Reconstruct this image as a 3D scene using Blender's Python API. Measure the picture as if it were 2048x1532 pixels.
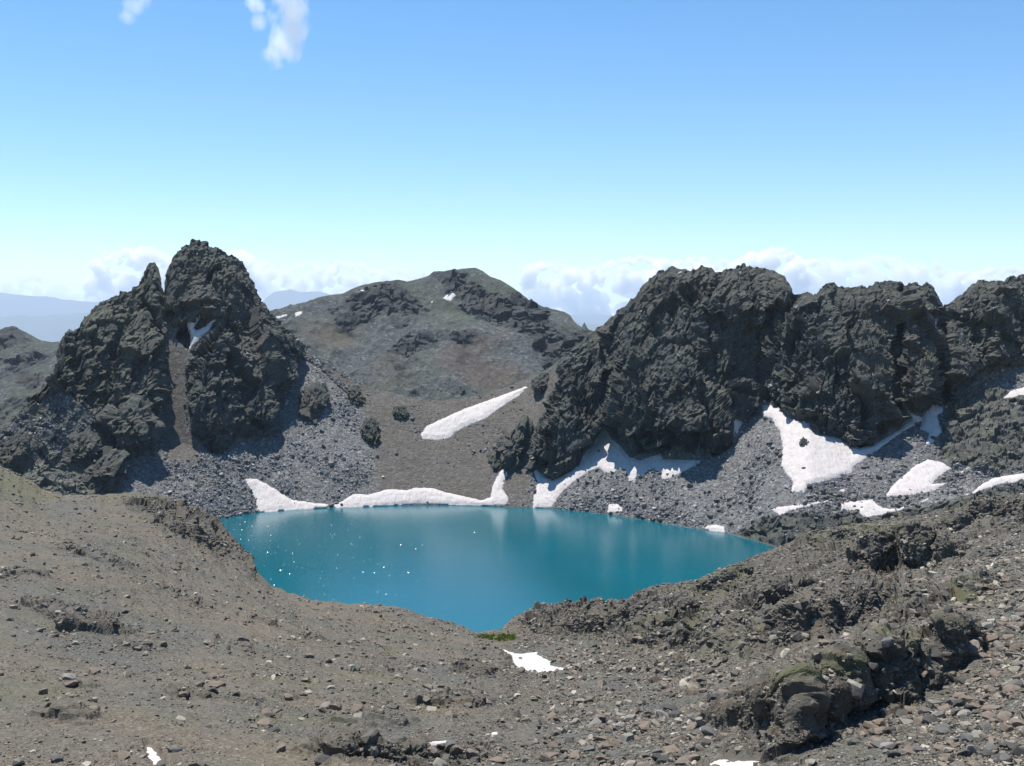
import bpy, bmesh, math, random
import numpy as np
from mathutils import Vector, Matrix

# ------------------------------------------------------------------ clear, camera, sky, sun, exposure
for o in list(bpy.data.objects):
    bpy.data.objects.remove(o)
scene = bpy.context.scene
COL = scene.collection
F, U0, VH, H = 2200.0, 1024.0, 640.0, 110.0     # lens in photo pixels, principal column, horizon row, eye height above the lake

cam_data = bpy.data.cameras.new('camera')
cam_data.sensor_width = 36.0
cam_data.lens = 36.0 * F / 2048.0
cam_data.shift_y = -(766.0 - VH) / 2048.0
cam_data.clip_start = 0.5
cam_data.clip_end = 300000.0
cam = bpy.data.objects.new('camera', cam_data)
cam.location = (0, 0, H)
cam.rotation_euler = (math.radians(90), 0, 0)
COL.objects.link(cam)
scene.camera = cam

SUN_AZ, SUN_EL = math.radians(36), math.radians(68)      # azimuth to the left of the view direction
sun_dir = Vector((-math.sin(SUN_AZ) * math.cos(SUN_EL), math.cos(SUN_AZ) * math.cos(SUN_EL), math.sin(SUN_EL)))
world = bpy.data.worlds.new('World')
scene.world = world
world.use_nodes = True
wn = world.node_tree.nodes
wl = world.node_tree.links
wn.clear()
wout = wn.new('ShaderNodeOutputWorld')
wbg = wn.new('ShaderNodeBackground')
sky = wn.new('ShaderNodeTexSky')
sky.sky_type = 'NISHITA'
sky.sun_disc = False
sky.sun_elevation = SUN_EL
sky.sun_rotation = -SUN_AZ
sky.altitude = 2500
sky.air_density = 1.0
sky.dust_density = 0.3
sky.ozone_density = 0.0
wbg.inputs['Strength'].default_value = 0.124
hsv = wn.new('ShaderNodeHueSaturation')
hsv.inputs['Saturation'].default_value = 1.3
hsv.inputs['Hue'].default_value = 0.496
wl.new(sky.outputs['Color'], hsv.inputs['Color'])
wl.new(hsv.outputs['Color'], wbg.inputs['Color'])
wl.new(wbg.outputs['Background'], wout.inputs['Surface'])

sun_data = bpy.data.lights.new('sun', 'SUN')
sun_data.energy = 5.0
sun_data.angle = math.radians(0.5)
sun_data.color = (1.0, 0.95, 0.88)
sun = bpy.data.objects.new('sun', sun_data)
sun.rotation_euler = sun_dir.to_track_quat('Z', 'Y').to_euler()
sun.location = (-300, 200, 600)
COL.objects.link(sun)

scene.view_settings.view_transform = 'Standard'
scene.view_settings.look = 'None'
scene.view_settings.gamma = 1.0
scene.view_settings.use_curve_mapping = False
scene.view_settings.exposure = 0.52
scene.render.engine = 'CYCLES'
scene.cycles.use_denoising = True
scene.cycles.max_bounces = 14
scene.cycles.diffuse_bounces = 2
scene.cycles.glossy_bounces = 2
scene.cycles.transmission_bounces = 2
scene.cycles.volume_bounces = 14
scene.cycles.caustics_reflective = False
scene.cycles.caustics_refractive = False

rng = np.random.default_rng(7)
random.seed(7)

# ------------------------------------------------------------------ noise
def _h(ix, iy, iz, seed):
    h = (ix.astype(np.uint32) * np.uint32(374761393) + iy.astype(np.uint32) * np.uint32(668265263)
         + iz.astype(np.uint32) * np.uint32(2246822519) + np.uint32((seed * 3266489917 + 12345) & 0xffffffff))
    h = (h ^ (h >> np.uint32(13))) * np.uint32(1274126177)
    h = (h ^ (h >> np.uint32(16))) * np.uint32(2654435761)
    return h ^ (h >> np.uint32(15))

def _chunks(fn, P, *a):
    P = P.reshape(-1, 3)
    out = np.empty(len(P), np.float32)
    B = 120000
    for i in range(0, len(P), B):
        out[i:i + B] = fn(P[i:i + B], *a)
    return out

def _perlin(P, seed):
    Pf = np.floor(P)
    I = Pf.astype(np.int64)
    f = (P - Pf).astype(np.float32)
    w = f * f * f * (f * (f * 6 - 15) + 10)
    r = np.zeros(len(P), np.float32)
    for dx in (0, 1):
        for dy in (0, 1):
            for dz in (0, 1):
                h = _h(I[:, 0] + dx, I[:, 1] + dy, I[:, 2] + dz, seed)
                g = ((h & np.uint32(1023)).astype(np.float32) * (f[:, 0] - dx)
                     + ((h >> np.uint32(10)) & np.uint32(1023)).astype(np.float32) * (f[:, 1] - dy)
                     + ((h >> np.uint32(20)) & np.uint32(1023)).astype(np.float32) * (f[:, 2] - dz)) / 511.5 \
                    - ((f[:, 0] - dx) + (f[:, 1] - dy) + (f[:, 2] - dz))
                wx = w[:, 0] if dx else 1 - w[:, 0]
                wy = w[:, 1] if dy else 1 - w[:, 1]
                wz = w[:, 2] if dz else 1 - w[:, 2]
                r += wx * wy * wz * g
    return r * 1.3

def perlin(P, seed=0):
    return _chunks(_perlin, np.asarray(P, np.float64), seed)

def fbm(P, octaves=4, seed=0, lac=2.03, gain=0.5):
    P = np.asarray(P, np.float64).reshape(-1, 3)
    s = np.zeros(len(P), np.float32); a = 1.0; n = 0.0
    for k in range(octaves):
        s += a * perlin(P * lac ** k + 17.3 * k, seed + k); n += a; a *= gain
    return s / n

def ridged(P, octaves=4, seed=0, gain=0.55):
    P = np.asarray(P, np.float64).reshape(-1, 3)
    s = np.zeros(len(P), np.float32); a = 1.0; n = 0.0
    for k in range(octaves):
        s += a * (1 - 2.0 * np.abs(perlin(P * 2.07 ** k + 9.1 * k, seed + k))); n += a; a *= gain
    return s / n

def _facet(P, seed, tilt, off=1.0, bias=(0.0, 0.0, 0.0)):
    B = np.floor(P - 0.5)
    I = B.astype(np.int64)
    best = np.full(len(P), 1e9, np.float32)
    val = np.zeros(len(P), np.float32)
    for dx in (0, 1):
        for dy in (0, 1):
            for dz in (0, 1):
                jx, jy, jz = I[:, 0] + dx, I[:, 1] + dy, I[:, 2] + dz
                h = _h(jx, jy, jz, seed)
                ox = P[:, 0] - (jx + 0.2 + 0.6 * (h & np.uint32(1023)).astype(np.float32) / 1023)
                oy = P[:, 1] - (jy + 0.2 + 0.6 * ((h >> np.uint32(10)) & np.uint32(1023)).astype(np.float32) / 1023)
                oz = P[:, 2] - (jz + 0.2 + 0.6 * ((h >> np.uint32(20)) & np.uint32(1023)).astype(np.float32) / 1023)
                d = (ox * ox + oy * oy + oz * oz).astype(np.float32)
                h2 = _h(jx, jy, jz, seed + 77)
                t = ((h2 & np.uint32(255)).astype(np.float32) / 127.5 - 1) * ox + (((h2 >> np.uint32(8)) & np.uint32(255)).astype(np.float32) / 127.5 - 1) * oy \
                    + (((h2 >> np.uint32(16)) & np.uint32(255)).astype(np.float32) / 127.5 - 1) * oz
                v = off * ((h2 >> np.uint32(24)).astype(np.float32) / 127.5 - 1) + tilt * (t + bias[0] * ox + bias[1] * oy + bias[2] * oz)
                m = d < best
                best = np.where(m, d, best)
                val = np.where(m, v, val)
    return val

def facet(P, seed=0, tilt=1.6, off=1.0, bias=(0.0, 0.0, 0.0)):
    """blocky rock relief: every cell of a jittered lattice is a tilted plane of its own height"""
    return _chunks(_facet, np.asarray(P, np.float64), seed, tilt, off, bias)

def sstep(a, b, x):
    t = np.clip((x - a) / (b - a), 0, 1)
    return t * t * (3 - 2 * t)

def poly_sd(u, v, poly):
    """signed distance in pixels to a polygon, positive inside"""
    u = np.asarray(u, np.float32); v = np.asarray(v, np.float32)
    d = np.full(u.shape, 1e9, np.float32); ins = np.zeros(u.shape, bool)
    n = len(poly)
    for i in range(n):
        ax, ay = poly[i]; bx, by = poly[(i + 1) % n]
        ex, ey = bx - ax, by - ay
        t = np.clip(((u - ax) * ex + (v - ay) * ey) / (ex * ex + ey * ey + 1e-9), 0, 1)
        d = np.minimum(d, (u - ax - t * ex) ** 2 + (v - ay - t * ey) ** 2)
        if ay != by:
            c = ((ay > v) != (by > v)) & (u < (bx - ax) * (v - ay) / (by - ay) + ax)
            ins ^= c
    d = np.sqrt(d)
    return np.where(ins, d, -d)

def poly_in(u, v, poly, feather=6.0):
    """0..1 inside a polygon, only evaluated near it"""
    xs = [p[0] for p in poly]; ys = [p[1] for p in poly]
    box = (u > min(xs) - feather) & (u < max(xs) + feather) & (v > min(ys) - feather) & (v < max(ys) + feather)
    r = np.zeros(u.shape, np.float32)
    if box.any():
        r[box] = sstep(-feather, feather, poly_sd(u[box], v[box], poly))
    return r

def project(P):
    y = np.maximum(P[..., 1], 1.0)
    return U0 + F * P[..., 0] / y, VH + F * (H - P[..., 2]) / y

def curve(us, pts):
    xs = [p[0] for p in pts]
    return [np.interp(us, xs, [p[k] for p in pts]) for k in range(1, len(pts[0]))]

def Y_from(v, Y0, z0, slope):
    """distance at which a slope (tangent) rising from (Y0, z0) is seen at picture row v"""
    return (H - z0 + Y0 * slope) / (slope + (v - VH) / F)

def z_of(v, Y):
    return H - (v - VH) / F * Y

def loft(us, lines, rows):
    """columns us x rows of points strung between the feature lines, evenly spaced as seen from the path"""
    P = []
    for k, n in enumerate(rows):
        (Ya, za), (Yb, zb) = lines[k], lines[k + 1]
        for t in np.linspace(0, 1, n, endpoint=(k == len(rows) - 1)):
            D = (1 - t) * Yb + t * Ya
            s = Ya * t / D
            Y = Ya * Yb / D
            P.append(np.stack([(us - U0) / F * Y, Y, za + s * (zb - za)], -1))
    return np.array(P)

def grid_normals(P):
    a = np.gradient(P, axis=1); b = np.gradient(P, axis=0)
    n = np.cross(a, b)
    n /= np.linalg.norm(n, axis=-1, keepdims=True) + 1e-9
    flip = n[..., 2] < 0
    n[flip] *= -1
    return n

def blur(A, n=1, axes=(0, 1)):
    for _ in range(n):
        for ax in axes:
            p = np.concatenate([np.take(A, [0], ax), A, np.take(A, [-1], ax)], ax)
            m = A.shape[ax]
            A = 0.25 * np.take(p, range(0, m), ax) + 0.5 * np.take(p, range(1, m + 1), ax) + 0.25 * np.take(p, range(2, m + 2), ax)
    return A

# ------------------------------------------------------------------ mesh helpers
def tag(o, label=None, cat=None, group=None, kind=None):
    if label: o['label'] = label
    if cat: o['category'] = cat
    if group: o['group'] = group
    if kind: o['kind'] = kind
    return o

def mesh_obj(name, V, Q, mat, attrs=None, smooth=False, parent=None):
    me = bpy.data.meshes.new(name)
    V = np.ascontiguousarray(V, np.float32); Q = np.ascontiguousarray(Q, np.int32)
    k = Q.shape[1]
    me.vertices.add(len(V)); me.vertices.foreach_set('co', V.ravel())
    me.loops.add(Q.size); me.loops.foreach_set('vertex_index', Q.ravel())
    me.polygons.add(len(Q)); me.polygons.foreach_set('loop_start', np.arange(0, Q.size, k, dtype=np.int32))
    me.update(calc_edges=True)
    me.polygons.foreach_set('use_smooth', np.full(len(Q), bool(smooth)))
    for an, A in (attrs or {}).items():
        A = np.asarray(A, np.float32)
        at = me.attributes.new(an, 'FLOAT_COLOR', 'POINT')
        c = np.ones((len(V), 4), np.float32); c[:, :3] = A
        at.data.foreach_set('color', c.ravel())
    me.materials.append(mat)
    o = bpy.data.objects.new(name, me)
    o.parent = parent
    COL.objects.link(o)
    return o

def grid_faces(R, C):
    i = np.arange(R * C).reshape(R, C)
    return np.stack([i[:-1, :-1], i[:-1, 1:], i[1:, 1:], i[1:, :-1]], -1).reshape(-1, 4)

def sub_mesh(V, Q, keep, A):
    Q = Q[keep]
    used, inv = np.unique(Q, return_inverse=True)
    return V[used], inv.reshape(Q.shape), {k: a[used] for k, a in A.items()}

# ------------------------------------------------------------------ materials
def new_mat(name):
    m = bpy.data.materials.new(name)
    m.use_nodes = True
    m.node_tree.nodes.clear()
    return m, m.node_tree.nodes, m.node_tree.links

class NB:
    def __init__(s, name):
        s.m, s.n, s.l = new_mat(name)
        s.out = s.n.new('ShaderNodeOutputMaterial')
        s.tc = s.n.new('ShaderNodeTexCoord')
    def noise(s, scale, detail=4, rough=0.6, vec=None):
        t = s.n.new('ShaderNodeTexNoise')
        t.inputs['Scale'].default_value = scale; t.inputs['Detail'].default_value = detail; t.inputs['Roughness'].default_value = rough
        s.l.new(vec or s.tc.outputs['Object'], t.inputs['Vector'])
        return t.outputs['Fac']
    def vor(s, scale, feature='F1', out='Distance', vec=None):
        t = s.n.new('ShaderNodeTexVoronoi'); t.feature = feature
        t.inputs['Scale'].default_value = scale
        s.l.new(vec or s.tc.outputs['Object'], t.inputs['Vector'])
        return t.outputs[out]
    def ramp(s, fac, stops):
        r = s.n.new('ShaderNodeValToRGB')
        el = r.color_ramp.elements
        while len(el) < len(stops): el.new(0.5)
        for e, (p, c) in zip(el, stops):
            e.position = p
            e.color = (*c, 1) if isinstance(c, (tuple, list)) else (c, c, c, 1)
        s.l.new(fac, r.inputs['Fac'])
        return r.outputs['Color']
    def mix(s, fac, a, b, mode='MIX'):
        x = s.n.new('ShaderNodeMix'); x.data_type = 'RGBA'; x.blend_type = mode
        for sock, val in ((x.inputs[0], fac), (x.inputs[6], a), (x.inputs[7], b)):
            if isinstance(val, (int, float)): sock.default_value = val if sock.type == 'VALUE' else (val, val, val, 1)
            elif isinstance(val, tuple): sock.default_value = (*val, 1)
            else: s.l.new(val, sock)
        return x.outputs[2]
    def math(s, op, a, b=0.0):
        x = s.n.new('ShaderNodeMath'); x.operation = op
        for i, val in enumerate((a, b)):
            if isinstance(val, (int, float)): x.inputs[i].default_value = val
            else: s.l.new(val, x.inputs[i])
        return x.outputs[0]
    def attr(s, name):
        a = s.n.new('ShaderNodeAttribute'); a.attribute_name = name
        sp = s.n.new('ShaderNodeSeparateColor'); s.l.new(a.outputs['Color'], sp.inputs[0])
        return sp.outputs
    def bump(s, h, strength, dist, normal=None):
        b = s.n.new('ShaderNodeBump'); b.inputs['Strength'].default_value = strength; b.inputs['Distance'].default_value = dist
        s.l.new(h, b.inputs['Height'])
        if normal: s.l.new(normal, b.inputs['Normal'])
        return b.outputs['Normal']
    def bsdf(s, color, rough=0.9, spec=0.2, normal=None, **kw):
        p = s.n.new('ShaderNodeBsdfPrincipled')
        p.inputs['Roughness'].default_value = rough
        p.inputs['Specular IOR Level'].default_value = spec
        if isinstance(color, tuple): p.inputs['Base Color'].default_value = (*color, 1)
        else: s.l.new(color, p.inputs['Base Color'])
        if normal: s.l.new(normal, p.inputs['Normal'])
        s.l.new(p.outputs[0], s.out.inputs['Surface'])
        return p

def terrain_mat(name, rock, scree, brown, green, s):
    """s: size in metres of the finest grain worth showing on this ground"""
    b = NB(name)
    m = b.attr('mask')
    big = b.noise(0.02 / s, 5, 0.6)
    mid = b.noise(0.22 / s, 5, 0.65)
    fine = b.noise(1.1 / s, 4, 0.7)
    grain = b.vor(0.9 / s, out='Color')
    gs = b.n.new('ShaderNodeSeparateColor'); b.l.new(grain, gs.inputs[0])
    rockc = b.mix(b.ramp(mid, [(0.3, 0.0), (0.7, 1.0)]), tuple(c * 0.66 for c in rock), tuple(c * 1.45 for c in rock))
    mps = b.n.new('ShaderNodeMapping'); mps.inputs['Scale'].default_value = (1.0, 1.0, 0.18); b.l.new(b.tc.outputs['Object'], mps.inputs['Vector'])
    stain = b.noise(0.16 / s, 4, 0.6, mps.outputs[0])
    rockc = b.mix(b.ramp(stain, [(0.52, 0.0), (0.68, 0.7)]), rockc, (rock[0] * 1.75, rock[1] * 1.6, rock[2] * 1.5))
    rockc = b.mix(b.ramp(b.noise(0.07 / s, 4, 0.6), [(0.56, 0.0), (0.7, 0.55)]), rockc, (rock[0] * 1.5, rock[1] * 1.15, rock[2] * 0.9))
    rockc = b.mix(b.ramp(big, [(0.45, 0.0), (0.7, 0.5)]), rockc, (rock[0] * 1.35, rock[1] * 1.12, rock[2] * 0.95))
    gv = b.ramp(gs.outputs[0], [(0.0, 0.62), (0.6, 1.0), (0.93, 1.35), (1.0, 2.0)])
    sc = b.mix(1.0, b.mix(big, tuple(c * 0.85 for c in scree), tuple(c * 1.15 for c in scree)), gv, 'MULTIPLY')
    br = b.mix(1.0, b.mix(b.ramp(mid, [(0.3, 0.0), (0.7, 1.0)]), tuple(c * 0.85 for c in brown), tuple(c * 1.15 for c in brown)),
               b.ramp(gs.outputs[1], [(0.0, 0.75), (0.6, 1.0), (0.95, 1.25), (1.0, 1.6)]), 'MULTIPLY')
    c = b.mix(m[1], sc, br)
    c = b.mix(m[0], c, rockc)
    gm = b.math('MULTIPLY', m[2], b.ramp(fine, [(0.35, 0.25), (0.62, 1.0)]))
    c = b.mix(gm, c, green)
    hgt = b.math('ADD', b.math('MULTIPLY', mid, 2.0), fine)
    nb = b.bump(b.math('ADD', hgt, b.math('MULTIPLY', gs.outputs[2], 0.5)), 0.85, 0.6 * s)
    b.bsdf(c, 0.92, 0.25, nb)
    return b.m

M_far = terrain_mat('far_shore_ground', (0.062, 0.066, 0.063), (0.158, 0.158, 0.156), (0.112, 0.098, 0.079), (0.118, 0.124, 0.080), 1.0)
M_near = terrain_mat('near_ground', (0.088, 0.081, 0.066), (0.098, 0.098, 0.084), (0.136, 0.115, 0.086), (0.105, 0.108, 0.045), 0.25)
M_hill = terrain_mat('far_mountain_ground', (0.044, 0.049, 0.050), (0.080, 0.089, 0.087), (0.098, 0.074, 0.060), (0.066, 0.084, 0.048), 3.0)
M_range = NB('distant_range'); M_range.bsdf((0.10, 0.12, 0.12), 1.0, 0.0); M_range = M_range.m

def snow_mat():
    b = NB('old_snow')
    n1 = b.noise(0.25, 5, 0.6); n2 = b.noise(2.5, 3, 0.6)
    c = b.mix(b.ramp(b.math('ADD', b.math('MULTIPLY', n1, 0.6), b.math('MULTIPLY', n2, 0.4)), [(0.38, 0.0), (0.68, 1.0)]), (0.60, 0.565, 0.545), (0.50, 0.455, 0.43))
    mp = b.n.new('ShaderNodeMapping'); mp.inputs['Scale'].default_value = (1.6, 0.35, 0.35); b.l.new(b.tc.outputs['Object'], mp.inputs['Vector'])
    n3 = b.noise(0.5, 4, 0.6, mp.outputs[0])
    c = b.mix(b.ramp(n3, [(0.5, 0.0), (0.72, 0.6)]), c, (0.40, 0.355, 0.325))
    nb = b.bump(b.math('ADD', b.math('ADD', n1, n3), b.math('MULTIPLY', n2, 0.3)), 0.7, 0.8)
    b.bsdf(c, 0.75, 0.2, nb)
    return b.m
M_snow = snow_mat()

def stone_mat(name, dark, light, warm):
    b = NB(name)
    oi = b.n.new('ShaderNodeObjectInfo')
    c = b.ramp(oi.outputs['Random'], [(0.0, dark), (0.35, tuple((a + d) / 2 for a, d in zip(dark, light))), (0.6, warm), (0.85, light), (1.0, tuple(x * 1.7 for x in light))])
    n = b.noise(3.0, 4, 0.65)
    c = b.mix(1.0, c, b.ramp(n, [(0.25, 0.75), (0.75, 1.2)]), 'MULTIPLY')
    b.bsdf(c, 0.85, 0.3, b.bump(n, 0.5, 0.1))
    return b.m
M_stone_far = stone_mat('scree_stone', (0.10, 0.10, 0.10), (0.25, 0.25, 0.245), (0.16, 0.158, 0.152))
M_stone_near = stone_mat('slope_stone', (0.07, 0.064, 0.056), (0.235, 0.21, 0.168), (0.165, 0.130, 0.097))

# ------------------------------------------------------------------ traced outlines (photo pixels; they are dropped onto the ground below)
SKY = [(-260, 1010), (-120, 940), (0, 862), (30, 835), (60, 800), (95, 765), (112, 742), (116, 700), (128, 672), (137, 655), (146, 668), (158, 656), (165, 640), (185, 625),
       (200, 606), (222, 596), (240, 583), (262, 582), (275, 570), (285, 553), (297, 528), (308, 523), (316, 535), (319, 560), (324, 578), (329, 586), (333, 560), (337, 535),
       (348, 514), (362, 500), (378, 486), (398, 478), (414, 484), (428, 495), (440, 498), (452, 508), (470, 514), (485, 526), (496, 545), (506, 566), (514, 590),
       (526, 604), (536, 622), (548, 632), (560, 650), (578, 666), (594, 682), (601, 694), (606, 702), (625, 711), (650, 722), (680, 742), (715, 764), (760, 779), (800, 790), (850, 800),
       (890, 801), (930, 796), (975, 786), (1020, 772), (1055, 757), (1085, 744), (1110, 728), (1140, 702), (1165, 680), (1183, 666), (1205, 650), (1230, 628), (1252, 612), (1270, 592), (1286, 572), (1300, 556), (1318, 542),
       (1345, 535), (1362, 539), (1382, 543), (1392, 536), (1402, 528), (1412, 533), (1422, 536), (1434, 545), (1442, 548), (1452, 540), (1465, 534), (1500, 533), (1530, 537), (1556, 546),
       (1570, 556), (1582, 572), (1586, 586), (1598, 588), (1615, 586), (1634, 590), (1640, 578), (1655, 568), (1668, 566), (1680, 574), (1700, 575), (1720, 573), (1745, 572), (1756, 564), (1775, 561),
       (1803, 562), (1810, 570), (1816, 566), (1838, 564), (1843, 570), (1852, 567), (1864, 570), (1870, 585), (1880, 600), (1886, 613), (1900, 608), (1915, 595), (1935, 576), (1950, 566), (1968, 560),
       (1990, 563), (2010, 564), (2030, 556), (2048, 549), (2120, 530), (2300, 520)]
ROCK_L1 = [(-200, 1000), (-60, 905), (0, 850), (60, 790), (110, 735), (110, 690), (137, 640), (200, 590), (262, 565), (285, 540), (305, 505), (322, 540), (330, 590), (331, 640), (334, 690),
           (322, 740), (318, 790), (316, 850), (300, 880), (250, 885), (200, 850), (150, 800), (118, 780), (60, 830), (30, 850), (0, 870), (-60, 920)]
ROCK_SHADE_L2 = [(330, 590), (330, 540), (345, 505), (398, 465), (450, 495), (500, 530), (540, 610), (600, 680), (606, 700), (597, 718), (578, 730), (572, 760), (562, 775), (560, 800), (545, 830), (540, 868), (500, 880),
           (470, 880), (455, 905), (432, 912), (405, 890), (388, 870), (380, 830), (376, 790), (372, 740), (388, 712), (376, 700), (352, 672), (336, 640)]  # right edge follows the tower's shadow on the scree, coloured in as dark rock
ROCK_R = [(1112, 728), (1165, 670), (1230, 615), (1300, 540), (1400, 510), (1500, 515), (1600, 560), (1700, 550), (1870, 550), (1887, 600), (1960, 545), (2060, 530), (2320, 490), (2320, 690), (2060, 722), (1990, 742),
          (1950, 765), (1905, 800), (1888, 810), (1870, 806), (1850, 832), (1832, 830), (1812, 815), (1800, 860), (1755, 885), (1720, 897), (1690, 882), (1660, 872), (1628, 866), (1615, 844), (1580, 834), (1555, 812),
          (1520, 800), (1500, 825), (1486, 838), (1468, 842), (1470, 888), (1440, 905), (1408, 918), (1360, 918), (1325, 910), (1300, 912), (1262, 915), (1243, 893), (1222, 876), (1208, 850), (1192, 876),
          (1180, 898), (1160, 925), (1137, 946), (1112, 955), (1085, 940), (1062, 915), (1064, 885), (1078, 850), (1100, 822), (1095, 795), (1118, 770)]
ROCK_SLOPE = [(1888, 812), (1960, 775), (2060, 800), (2320, 800), (2320, 960), (2060, 930), (1990, 952), (1940, 935), (1905, 930), (1880, 918), (1876, 880), (1884, 850)]
ROCK_LEFT = [(-220, 960), (-60, 905), (20, 850), (90, 800), (120, 790), (160, 815), (210, 855), (255, 890), (318, 880), (325, 905), (270, 915), (250, 950), (200, 990), (-220, 1080)]
ROCK_SHORE = [(1480, 1062), (1530, 1035), (1600, 1028), (1680, 1030), (1760, 1034), (1850, 1015), (1960, 985), (2060, 955), (2320, 930), (2320, 1200), (1500, 1200)]
BROWN_SADDLE = [(640, 712), (700, 752), (760, 776), (850, 795), (930, 795), (1010, 772), (1110, 728), (1120, 770), (1095, 800), (1100, 822), (1072, 850), (1058, 900), (1060, 1010), (980, 1010), (760, 1000), (745, 900), (730, 830), (690, 780), (640, 735)]
BROWN_GULLY = [(330, 640), (345, 680), (376, 705), (372, 760), (374, 850), (400, 900), (395, 930), (340, 920), (322, 870), (322, 760), (336, 690)]

# protruding buttresses: outline, metres towards the lake, edge softness in pixels
BUTTRESS = [
    ([(1330, 668), (1300, 690), (1262, 715), (1230, 765), (1212, 810), (1205, 860), (1240, 905), (1270, 930), (1410, 930), (1475, 895), (1468, 850), (1440, 800), (1400, 745), (1370, 700)], 13, 9),
    ([(1180, 770), (1120, 800), (1075, 850), (1055, 920), (1110, 975), (1170, 925), (1205, 860), (1200, 800), (1225, 740), (1200, 740)], 10, 9),
    ([(1150, 700), (1200, 655), (1260, 640), (1300, 660), (1260, 715), (1225, 745), (1150, 790), (1110, 790), (1110, 740)], 5, 12),
    ([(1296, 552), (1320, 528), (1400, 515), (1438, 540), (1428, 590), (1415, 660), (1405, 740), (1370, 700), (1330, 668), (1290, 640), (1270, 600)], 4, 12),
    ([(1446, 540), (1470, 520), (1560, 530), (1592, 580), (1560, 625), (1520, 665), (1440, 640), (1422, 590)], 10, 6),
    ([(1640, 570), (1660, 555), (1740, 560), (1800, 550), (1800, 880), (1720, 910), (1640, 880), (1590, 830), (1612, 760), (1622, 690), (1628, 620)], 6, 8),
    ([(1806, 560), (1870, 560), (1886, 612), (1872, 700), (1884, 760), (1868, 815), (1806, 850)], 10, 5),
    ([(1640, 740), (1665, 716), (1700, 718), (1712, 735), (1750, 738), (1775, 722), (1800, 735), (1802, 880), (1720, 910), (1640, 880), (1590, 830), (1610, 770)], 4, 7),
    ([(1822, 760), (1836, 728), (1862, 722), (1880, 745), (1882, 800), (1862, 820), (1822, 830)], 9, 6),
    ([(1560, 640), (1600, 600), (1640, 590), (1630, 680), (1600, 760), (1540, 800), (1510, 790), (1530, 700)], 3, 8),
    ([(1890, 612), (1960, 555), (2320, 500), (2320, 720), (2010, 735), (1925, 790), (1896, 790)], 10, 8),
    ([(1975, 640), (2010, 620), (2010, 720), (1980, 740)], 6, 6),
    ([(336, 570), (345, 505), (398, 460), (450, 490), (470, 560), (470, 620), (440, 640), (395, 632), (350, 640), (334, 620)], 8, 6),
    ([(452, 640), (475, 638), (490, 655), (520, 690), (560, 740), (575, 745), (540, 890), (440, 920), (390, 880), (378, 800), (395, 735), (425, 690)], 9, 7),
    ([(455, 560), (470, 540), (500, 560), (530, 620), (606, 690), (600, 725), (560, 745), (500, 670), (460, 640)], 7, 8),
    ([(575, 665), (606, 690), (602, 722), (578, 730), (565, 700)], 6, 4),
    ([(110, 700), (137, 640), (150, 660), (150, 780), (118, 780)], 7, 4),
    ([(262, 630), (290, 625), (312, 670), (325, 720), (316, 850), (250, 880), (220, 800), (235, 720)], 8, 8),
    ([(165, 650), (215, 615), (250, 640), (225, 720), (180, 770), (155, 740)], 6, 7),
    ([(262, 560), (300, 510), (322, 540), (328, 600), (300, 640), (270, 620)], 5, 5),
]
HOLLOW = [
    ([(376, 640), (400, 624), (432, 634), (415, 665), (378, 705), (345, 690), (336, 640)], 8, 7),
    ([(324, 600), (334, 600), (340, 700), (370, 720), (372, 880), (330, 890), (322, 790)], 3, 9),
    ([(1799, 570), (1806, 570), (1808, 860), (1796, 860)], 11, 4),
    ([(1882, 615), (1892, 615), (1894, 800), (1880, 800)], 13, 5),
    ([(1434, 545), (1447, 545), (1430, 610), (1420, 690), (1406, 740), (1410, 640)], 10, 6),
    ([(1590, 590), (1604, 590), (1560, 650), (1530, 720), (1515, 790), (1500, 790), (1520, 690)], 7, 7),
    ([(1634, 600), (1642, 600), (1640, 700), (1622, 780), (1612, 780), (1628, 690)], 6, 5),
    ([(1175, 945), (1200, 930), (1215, 945), (1200, 960), (1150, 972)], 3, 6),
]

# ------------------------------------------------------------------ far shore: peak, saddle, massif and the scree below them
DUA, DUB = 2.4, 2.5
us = np.concatenate([np.arange(-760, -80, 10.0), np.arange(-80, 2130, DUA), np.arange(2130, 2820, 10.0)])
vsky = np.interp(us, [p[0] for p in SKY], [p[1] for p in SKY])
vsky = vsky + np.interp(us, [600, 640, 1100, 1140], [2.2, 0.5, 0.5, 1.3]) * np.interp(us, np.arange(-240, 2304, 6), rng.normal(0, 1, len(np.arange(-240, 2304, 6))))
shore_v, shore_z = curve(us, [(-240, 1120, 10), (0, 1075, 4), (300, 1050, 0), (430, 1040, 0), (515, 1025, 0), (600, 1019, 0), (690, 1015, 0), (850, 1010, 0), (950, 1012, 0), (1060, 1016, 0), (1110, 1018, 0),
                                  (1200, 1027, 0), (1300, 1042, 0), (1380, 1056, 0), (1450, 1066, 0), (1500, 1078, 0), (1560, 1096, 0), (1620, 1072, 6), (1700, 1054, 9), (1800, 1040, 13), (1900, 1025, 17), (2048, 998, 24), (2300, 960, 33)])
Y1 = (H - shore_z) * F / (shore_v - VH)
foot_v, foot_s = curve(us, [(-240, 1060, 30), (0, 940, 30), (60, 930, 31), (200, 900, 31), (320, 880, 31), (380, 890, 31), (430, 905, 31), (470, 885, 32), (540, 872, 32), (562, 800, 32.5), (580, 735, 33), (600, 712, 33), (640, 735, 33), (760, 850, 33), (900, 880, 33),
                            (1030, 900, 33), (1062, 925, 32), (1110, 955, 31), (1165, 925, 31), (1207, 870, 32), (1262, 918, 31), (1400, 920, 30), (1470, 890, 30), (1500, 825, 30), (1550, 812, 30), (1615, 848, 30),
                            (1660, 872, 30), (1720, 895, 30), (1800, 860, 29), (1850, 832, 29), (1888, 805, 28), (1960, 765, 28), (2060, 722, 28), (2300, 690, 28)])
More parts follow.
